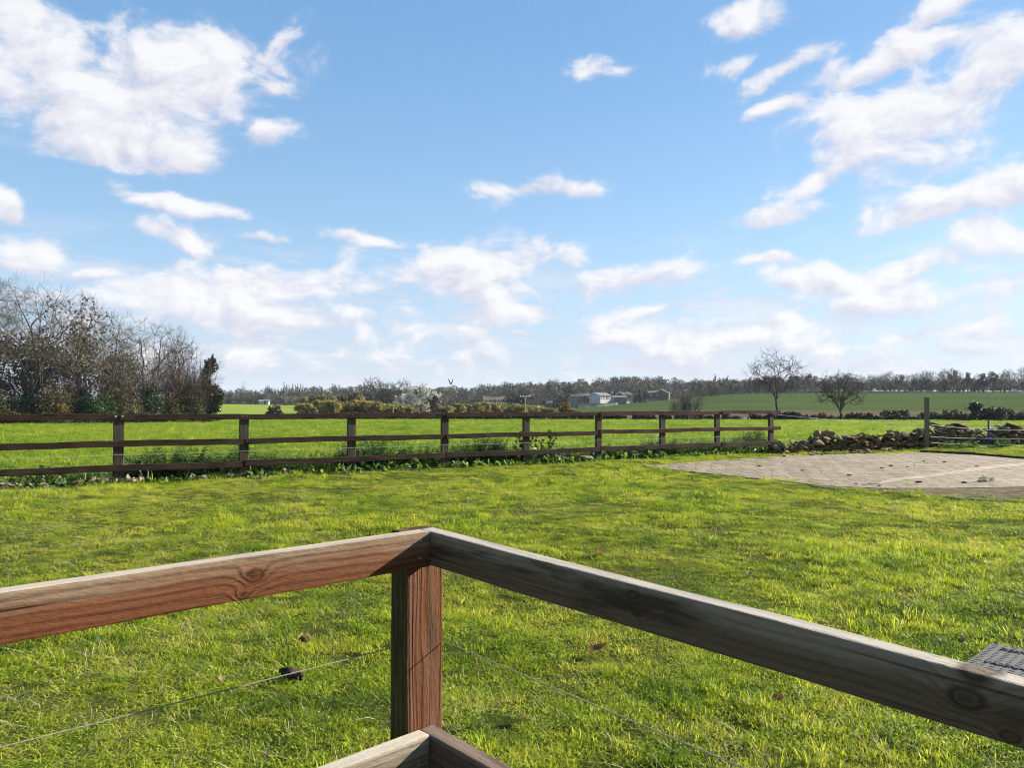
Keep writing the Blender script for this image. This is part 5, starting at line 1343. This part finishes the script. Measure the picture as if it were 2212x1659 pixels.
for i, (a0, off, w, h, mat, n, lab) in enumerate((
    (.95, .55, 1.6, .46, 'nettle', 900, 'dark nettle mound right of the first full fence post'), (2.2, .6, 1.5, .40, 'nettle', 800, 'dark nettle mound midway between the first and second fence posts'),
    (3.4, .55, 1.3, .34, 'weed', 600, 'lighter leafy weeds left of the second fence post'), (5.0, .6, 1.7, .50, 'nettle', 950, 'tall dark nettle mound right of the second fence post'), (6.4, .5, 1.4, .38, 'nettle', 700, 'low dark nettles before the third fence post'),
    (7.6, .6, 1.5, .52, 'nettle', 900, 'rounded dark nettle mound right of the third fence post'), (8.8, .5, 1.2, .34, 'weed', 600, 'bright leafy weeds right of the rounded nettle mound'), (10.1, .45, 1.4, .30, 'weed', 650, 'bright dock leaves left of the fourth fence post'),
    (11.6, .4, 1.2, .30, 'weed', 600, 'broad leaved weeds right of the fourth fence post'), (13.1, .5, 1.3, .42, 'weed', 700, 'leafy weeds either side of the middle fence post'), (14.6, .4, 1.3, .32, 'weed', 650, 'low bright weeds beyond the straw covered stone'),
    (16.0, .5, 1.6, .34, 'weed', 700, 'spreading weeds near the paving tip'), (17.0, .7, 1.4, .48, 'nettle', 700, 'bramble tangle showing above the bottom rail near the fence end'), (-.9, .5, 1.3, .22, 'weed', 450, 'low weeds left of the first full fence post'))):
    c = F0 + fd*a0 - fn*(off*.75 + .28)
    leafy_weed((c.x, c.y, -.01), w*1.12, 1.05, h*1.3, int(n*5.5), .055 if mat == 'nettle' else .052, mat, lab, 400+i, 'nettle_clump' if mat == 'nettle' else 'weed_clump', wg)
for i in range(3):
    c = G((2050, 2085, 2165)[i], (966, 966, 966)[i]); c.y = (23.4, 23.6, 24.0)[i]; c.x = ((2050, 2090, 2165)[i]-CX)/FPX*c.y
    leafy_weed((c.x, c.y, .06), .9, .4, (.22,.2,.32)[i], 420, .07, 'weed', ('bright weeds at the foot of the left stone pier', 'bright weeds between the two stone piers', 'tall bright weeds right of the blue stake')[i], 440+i, 'weed_clump', 'weeds along the wall')
q = G(2130, 1042); leafy_weed((q.x, q.y, .01), .36, .22, .09, 330, .03, 'weed', 'small green tuft growing through the paving', 450, 'weed_clump')
# tall thin sapling weeds by the middle post
M['dry'] = simple_mat('dry_stem', (.30,.24,.14), (.46,.39,.26), 20, .9, .1)
for i, a0 in enumerate((8.05, 8.95)):
    pass
for i, px in enumerate((1128, 1178)):
    Yq = 17.63/(1-.622*((px-CX)/FPX)) + .35; c = Vector(((px-CX)/FPX*Yq, Yq, 0)); T = Tree(500+i)
    for q in range(5): T.grow((RNG.normal(0,.08), RNG.normal(0,.05), 0), (RNG.normal(0,.2), RNG.normal(0,.1), 1), .66, .008, 0, dict(max=1, seg=[5,3], wob=[.1,.2], trop=[.04,.02], tip=[.4,.5], n=[7], t0=[.2], ang=[45], lr=[.3], rr=[.6], rmin=.003))
    th = thing('bramble_shoot', ('wiry bramble shoots left of the middle fence post', 'wiry bramble shoots right of the middle fence post')[i], 'weeds', c)
    V_, F_ = tubes([(a_, b_, 4) for a_, b_, c_ in T.lines]); obj('stems', np_mesh('stems', V_, F_), M['bark_dark'], th)
    pts = np.concatenate([l[0] for l in T.lines]); part_cloud('leaves', th, 'nettle', 170, np.column_stack([pts, np.full(len(pts), .03)]), .05, 505+i)
# ground cover strip of mixed low plants + leaf litter under the fence
rg = np.random.default_rng(88); n = 5200
s_ = rg.uniform(-3.5, 17.4, n); of = rg.uniform(-.12, .75, n); hh_ = np.abs(rg.normal(0, .09, n))*np.clip(.6+.7*snoise(s_, of, 1.4, 4, 8), .1, 1.6)
P_ = np.stack([F0.x + fd.x*s_ - fn.x*of, F0.y + fd.y*s_ - fn.y*of, hh_], -1)
cl = np.column_stack([P_, np.full(n, .05)]); V_, F_ = leaf_cloud(8000, cl, .065, rg, aspect=1.9, up=.3); V_[:,2] = np.maximum(V_[:,2], .0)
kind(obj('ground_cover', np_mesh('ground_cover', V_, F_), M['weed']), 'stuff', 'mixed low weeds and clover growing along the foot of the fence', 'weeds')
M['litter'] = leaf_mat('dead_leaves', [(.12,.08,.045), (.26,.20,.12), (.5,.44,.33)], .2, 6.0, .0, fine=30.0)
n = 330; s_ = np.concatenate([rg.uniform(-3.2, .2, 190), rg.uniform(.1, 4.2, 100), rg.uniform(4, 17, 40)]); of = rg.normal(.12, .16, n)
P_ = np.stack([F0.x + fd.x*s_ - fn.x*of, F0.y + fd.y*s_ - fn.y*of, rg.uniform(.02, .1, n)], -1)
V_, F_ = leaf_cloud(520, np.column_stack([P_, np.full(n, .03)]), .08, rg, aspect=1.4); V_[:,2] = np.maximum(V_[:,2], .006)
kind(obj('leaf_litter', np_mesh('leaf_litter', V_, F_), M['litter']), 'stuff', 'pale dead leaves gathered under the left part of the fence', 'leaves')
# dry stalks
ds = random.Random(12); lines = []
for i in range(26):
    a0 = ds.choice((-.75, -.3, -.45, 1.0, 2.3, 3.9, -1.8, .5)) + ds.gauss(0,.12); b0 = ds.uniform(.02,.3); c = F0 + fd*a0 - fn*b0
    tip = c + Vector((ds.gauss(0,.08), ds.gauss(0,.05), ds.uniform(.15,.38))); lines.append((np.array([c[:], ((c+tip)*.5 + Vector((ds.gauss(0,.02),0,.02)))[:], tip[:]]), np.array([.006,.005,.003]), 4))
V_, F_ = tubes(lines); kind(obj('dry_stalks', np_mesh('dry_stalks', V_, F_), M['dry']), 'stuff', 'dry pale stalks standing along the foot of the fence', 'stalks')
# straw on the stone
q = G(1210, 997); V_, F_ = leaf_cloud(320, np.column_stack([rg.normal(0,.18,14), rg.normal(0,.08,14), np.abs(rg.normal(.12,.06,14)), np.full(14,.07)]), .02, rg, aspect=9)
o = obj('straw', np_mesh('straw', V_, F_), M['litter']); o.location = (q.x, q.y+.05, .06); kind(o, 'stuff', 'tuft of dry straw lying over the mossy stone', 'straw')
# fallen leaves on the lawn
def leaf(px, py, size, rz, mat, label, curl=.35, z=.035):
    q = G(px, py); bm = bmesh.new(); n = 9; vs = []
    prof = [0,.3,.52,.62,.55,.62,.42,.28,0]
    rows = []
    for i in range(n):
        x = (i/(n-1)-.5); w_ = prof[i]*.55
        rows.append([bm.verts.new((x*size, s2*w_*size, size*(curl*(s2*s2)*.5*w_*2 + curl*x*x))) for s2 in ((-1,-.5,0,.5,1) if 0 < i < n-1 else (0,))])
    for i in range(n-1):
        a_, b_ = rows[i], rows[i+1]
        if len(a_) == 1: [bm.faces.new((a_[0], b_[k_+1], b_[k_])) for k_ in range(4)]
        elif len(b_) == 1: [bm.faces.new((a_[k_], a_[k_+1], b_[0])) for k_ in range(4)]
        else: [bm.faces.new((a_[k_], a_[k_+1], b_[k_+1], b_[k_])) for k_ in range(4)]
    bmesh.ops.solidify(bm, geom=bm.faces[:], thickness=.0015)
    me = bpy.data.meshes.new('fallen_leaf'); bm.to_mesh(me); bm.free(); o = obj('fallen_leaf', me, mat, smooth=True); o.location = (q.x, q.y, z); o.rotation_euler = (RNG.normal(0,.3), RNG.normal(0,.3), rz)
    return tag(o, label, 'leaf', 'fallen leaves on the lawn')
leaf_brown = leaf_mat('brown_leaf', [(.22,.12,.06), (.34,.2,.1)], .3, 20, 0); leaf_pale = leaf_mat('pale_leaf', [(.30,.25,.15), (.40,.34,.22)], .3, 20, 0)
leaf(1290, 1418, .13, .4, leaf_brown, 'curled brown dead leaf in the grass below the right rail'); leaf(570, 1292, .11, 1.0, leaf_pale, 'pale dead leaf just below the knot in the left rail')
leaf(1296, 1202, .12, 2.0, leaf_brown, 'brown leaf lying beyond the right rail'); leaf(1355, 1139+0, .09, .5, leaf_pale, 'small pale leaf in the mid lawn'); leaf(1340, 1045, .10, .2, leaf_pale, 'pale leaf lying near the fence'); leaf(2078, 1428-30, .05, .2, leaf_brown, 'small orange leaf left of the grey ground grid')
leaf(1620, 1250, .09, 1.2, leaf_pale, 'small pale leaf right of centre on the lawn')

for i in range(16):
    px = RNG.uniform(30, 2180); py = RNG.uniform(1060, 1640)
    leaf(px, py, RNG.uniform(.035, .075), RNG.uniform(0, 6.28), leaf_brown if i % 3 else leaf_pale, 'small dead leaf lying in the short lawn grass', z=.024)['group'] = 'small dead leaves scattered over the lawn'
# ------------------------------------------------------------------ air
mb = MB(); mb.box(-5200, 5200, -40, 3040, -8.0, 75.0)
m, t, out = new_mat('air'); pv = t.node('ShaderNodeVolumePrincipled'); pv.inputs['Color'].default_value = (.80,.87,1.0,1); pv.inputs['Density'].default_value = .00008
t.l.new(pv.outputs[0], out.inputs['Volume'])
kind(obj('haze', mb.mesh('haze'), m), 'stuff', 'thin pale air haze over the distant valley', 'haze')
# ------------------------------------------------------------------ camera
cam = bpy.data.cameras.new('camera'); co = bpy.data.objects.new('camera', cam); C.objects.link(co)
cam.sensor_width = 36.0; cam.lens = FPX/2212*36.0; cam.clip_start = .05; cam.clip_end = 6000
co.location = (0, 0, EYE); co.rotation_euler = (R(90) + PITCH, 0, 0)
bpy.context.scene.camera = co
# ------------------------------------------------------------------ sun and sky
sun = bpy.data.lights.new('sun', 'SUN'); sun.energy = 5.0; sun.angle = R(.5); sun.color = (1.0, .93, .82)
so = bpy.data.objects.new('sun', sun); C.objects.link(so); so.rotation_euler = (-SUN).to_track_quat('-Z', 'Y').to_euler(); so.location = (20, 10, 30)
w = bpy.data.worlds.new('World'); bpy.context.scene.world = w; w.use_nodes = True
t = NT(w.node_tree); t.n.clear(); out = t.node('ShaderNodeOutputWorld'); bg = t.node('ShaderNodeBackground'); t.l.new(bg.outputs[0], out.inputs[0])
sky = t.node('ShaderNodeTexSky', sky_type='NISHITA', sun_disc=False, sun_elevation=SUN_EL, sun_rotation=math.pi/2 - SUN_AZ, altitude=50.0, air_density=1.0, dust_density=.3, ozone_density=2.2)
tc = t.node('ShaderNodeTexCoord'); dx, dy, dz = t.sep(tc.outputs['Generated'])
az = t.m('ARCTAN2', dx, dy); el = t.m('ARCSINE', t.m('MINIMUM', t.m('MAXIMUM', dz, -1.0), 1.0))
AE = t.combine(az, el, 0.0)
def dirang(px, py):
    v = W(px, py, 10.0) - Vector((0,0,EYE)); v.normalize(); return math.atan2(v.x, v.y), math.asin(v.z)
blobs = [ (85,95,165,85,0,1),(420,140,215,85,6,1),(250,200,300,75,0,1),(440,215,170,75,12,1),(265,290,205,62,0,1),(40,210,110,55,0,.9),(600,75,75,28,28,.75),(560,120,70,40,30,.6),(590,190,75,24,0,.75),(575,278,80,42,-15,.8),(388,352,75,24,0,.7),
 (380,440,150,27,-6,.95),(395,515,120,30,-5,.9),(560,516,75,14,4,.6),(5,428,38,32,0,1),(65,548,115,52,0,.95),(175,588,75,20,0,.75),(500,612,215,44,4,1.05),(480,668,240,45,0,.8),(640,690,230,40,0,.7),
 (815,512,125,18,-4,.85),(1030,580,255,58,8,.95),(1225,545,60,32,20,.8),(1330,612,200,45,5,.8),(1110,678,160,30,6,.85),(1400,683,160,20,10,.65),(1190,413,140,24,-4,.62),(1285,147,55,22,8,.6),(1010,715,60,14,0,.7),(1120,722,55,13,0,.65),
 (1630,28,90,40,8,.8),(1580,142,60,20,15,.75),(1690,155,110,24,24,.8),(2010,38,120,28,16,.75),(1980,110,270,42,8,.9),(2150,105,120,60,15,.85),(1970,240,290,85,10,.92),(1680,236,80,22,6,.8),(1850,320,160,50,6,.9),(1765,383,70,28,25,.8),
 (1690,456,120,28,10,.9),(2020,440,190,60,8,.95),(2170,415,120,62,10,1.05),(2125,510,125,50,-6,.95),(1770,602,150,36,4,1.0),(1690,562,90,18,0,.8),(1960,582,180,45,10,.8),(2160,620,140,40,0,.7),
 (1690,706,110,20,2,.7),(1930,720,80,17,0,.7),(2150,705,90,28,0,.65),(1450,766,100,14,2,.65),(1020,766,60,17,4,.7),(737,762,38,28,35,.75),(560,758,75,20,8,.7),(880,722,60,14,10,.6),(1000,640,520,75,0,.42),(540,690,400,85,0,.5),(1960,650,380,85,0,.45),(1320,735,700,55,0,.42),(560,770,520,45,0,.38),(1750,760,500,45,0,.40),(2000,330,260,120,0,.4),(2080,540,220,80,0,.4),(320,690,120,30,0,.55),(1270,740,80,14,4,.6),(1850,650,200,22,0,.5) ]
warp1 = t.node('ShaderNodeTexNoise', noise_dimensions='2D'); t.put(warp1.inputs['Vector'], AE); warp1.inputs['Scale'].default_value = 9.0; warp1.inputs['Detail'].default_value = 4.0
wv = t.vm('SCALE', t.vm('SUBTRACT', warp1.outputs['Color'], (.5,.5,.5)), scale=.045)
AW = t.vm('ADD', AE, wv)
dens = None; num = None; den = None
for (px, py, rx, ry, tilt, wt) in blobs:
    a0, e0 = dirang(px, py); k = math.cos(math.atan((px-CX)/FPX))
    mp = t.node('ShaderNodeMapping', vector_type='TEXTURE'); mp.inputs['Location'].default_value = (a0, e0, 0); mp.inputs['Rotation'].default_value = (0,0,R(tilt))
    mp.inputs['Scale'].default_value = (1.16*rx/FPX*k*k, 1.2*ry/FPX*k, 1); t.put(mp.inputs[0], AW)
    ln = t.vm('LENGTH', mp.outputs[0])
    b = t.m('MULTIPLY_ADD', ln, -wt, wt)          # wt*(1-len)
    wgt = t.m('POWER', t.m('MAXIMUM', b, 0.0), 2.0); yl = t.sep(mp.outputs[0])[1]
    num = t.m('MULTIPLY', wgt, yl) if num is None else t.m('MULTIPLY_ADD', wgt, yl, num)
    den = t.m('ADD', wgt, 1e-4) if den is None else t.m('ADD', den, wgt)
    dens = b if dens is None else t.node('ShaderNodeMath', operation='SMOOTH_MAX', i_0=dens, i_1=b, i_2=.18).outputs[0]
mpn = t.vm('MULTIPLY', AE, (1.0, 1.7, 1.0))
def fbm(v, sc, det=9, ro=.60): 
    n = t.node('ShaderNodeTexNoise', noise_dimensions='2D'); t.put(n.inputs['Vector'], v); n.inputs['Scale'].default_value = sc; n.inputs['Detail'].default_value = det; n.inputs['Roughness'].default_value = ro; n.inputs['Distortion'].default_value = .25
    return n.outputs[0]
n1 = fbm(mpn, 11.0); n2 = fbm(t.vm('ADD', mpn, (.012, .022, 0)), 11.0)
D = t.m('ADD', dens, t.m('MULTIPLY', t.m('SUBTRACT', n1, .5), 1.9))
# thin streaky cloud low over the horizon
lowf = t.m('MULTIPLY', t.sstep(el, .24, .10), t.sstep(el, .0, .05))
str_ = fbm(t.vm('MULTIPLY', AE, (1.0, 4.2, 1.0)), 8.5, 7)
alpha = t.m('ADD', t.m('MULTIPLY', t.sstep(D, -.10, .72), .62), t.m('MULTIPLY', t.sstep(D, .08, .42), .38))
alpha = t.m('MAXIMUM', alpha, t.m('MULTIPLY', t.m('MULTIPLY', t.sstep(str_, .47, .63), lowf), .72))
haze = t.sstep(el, .22, .0)
lit = t.m('MULTIPLY_ADD', t.m('SUBTRACT', n1, n2), 3.2, .55)
yb = t.m('DIVIDE', num, den)
lit = t.m('ADD', lit, t.m('MULTIPLY_ADD', yb, .75, .10), clamp=True)
STR = .064; KX = 2.0**1.7
cw = 1/(STR*KX)
lit = t.m('MULTIPLY', lit, t.m('MULTIPLY_ADD', t.sstep(D, .0, .6), .45, .55))
ccol = t.mix(lit, (.70*cw, .70*cw, .81*cw), (1.0*cw, .985*cw, .99*cw))
hs = t.node('ShaderNodeHueSaturation'); hs.inputs['Saturation'].default_value = 1.06; hs.inputs['Value'].default_value = 1.0; t.put(hs.inputs['Color'], sky.outputs[0])
sk2 = t.mix(.62, hs.outputs[0], t.mix(t.sstep(el, .5, .05), tuple(c*cw for c in (.21,.46,.81)), tuple(c*cw for c in (.44,.67,.90))))
sk2 = sk2
skyc = t.mix(t.m('MULTIPLY', haze, .62), sk2, (.62*cw, .66*cw, .80*cw))
fin = t.mix(t.m('MULTIPLY', alpha, .93), skyc, ccol)
t.put(bg.inputs[0], fin); bg.inputs[1].default_value = STR
sc = bpy.context.scene
sc.view_settings.view_transform = 'Standard'; sc.view_settings.look = 'None'; sc.view_settings.exposure = 1.7; sc.view_settings.gamma = 1.0
sc.view_settings.use_curve_mapping = False
sc.cycles.use_denoising = True; sc.cycles.filter_width = 1.1; sc.cycles.sample_clamp_indirect = 4.0
sc.cycles.max_bounces = 6; sc.cycles.diffuse_bounces = 3; sc.cycles.transmission_bounces = 4; sc.cycles.transparent_max_bounces = 4
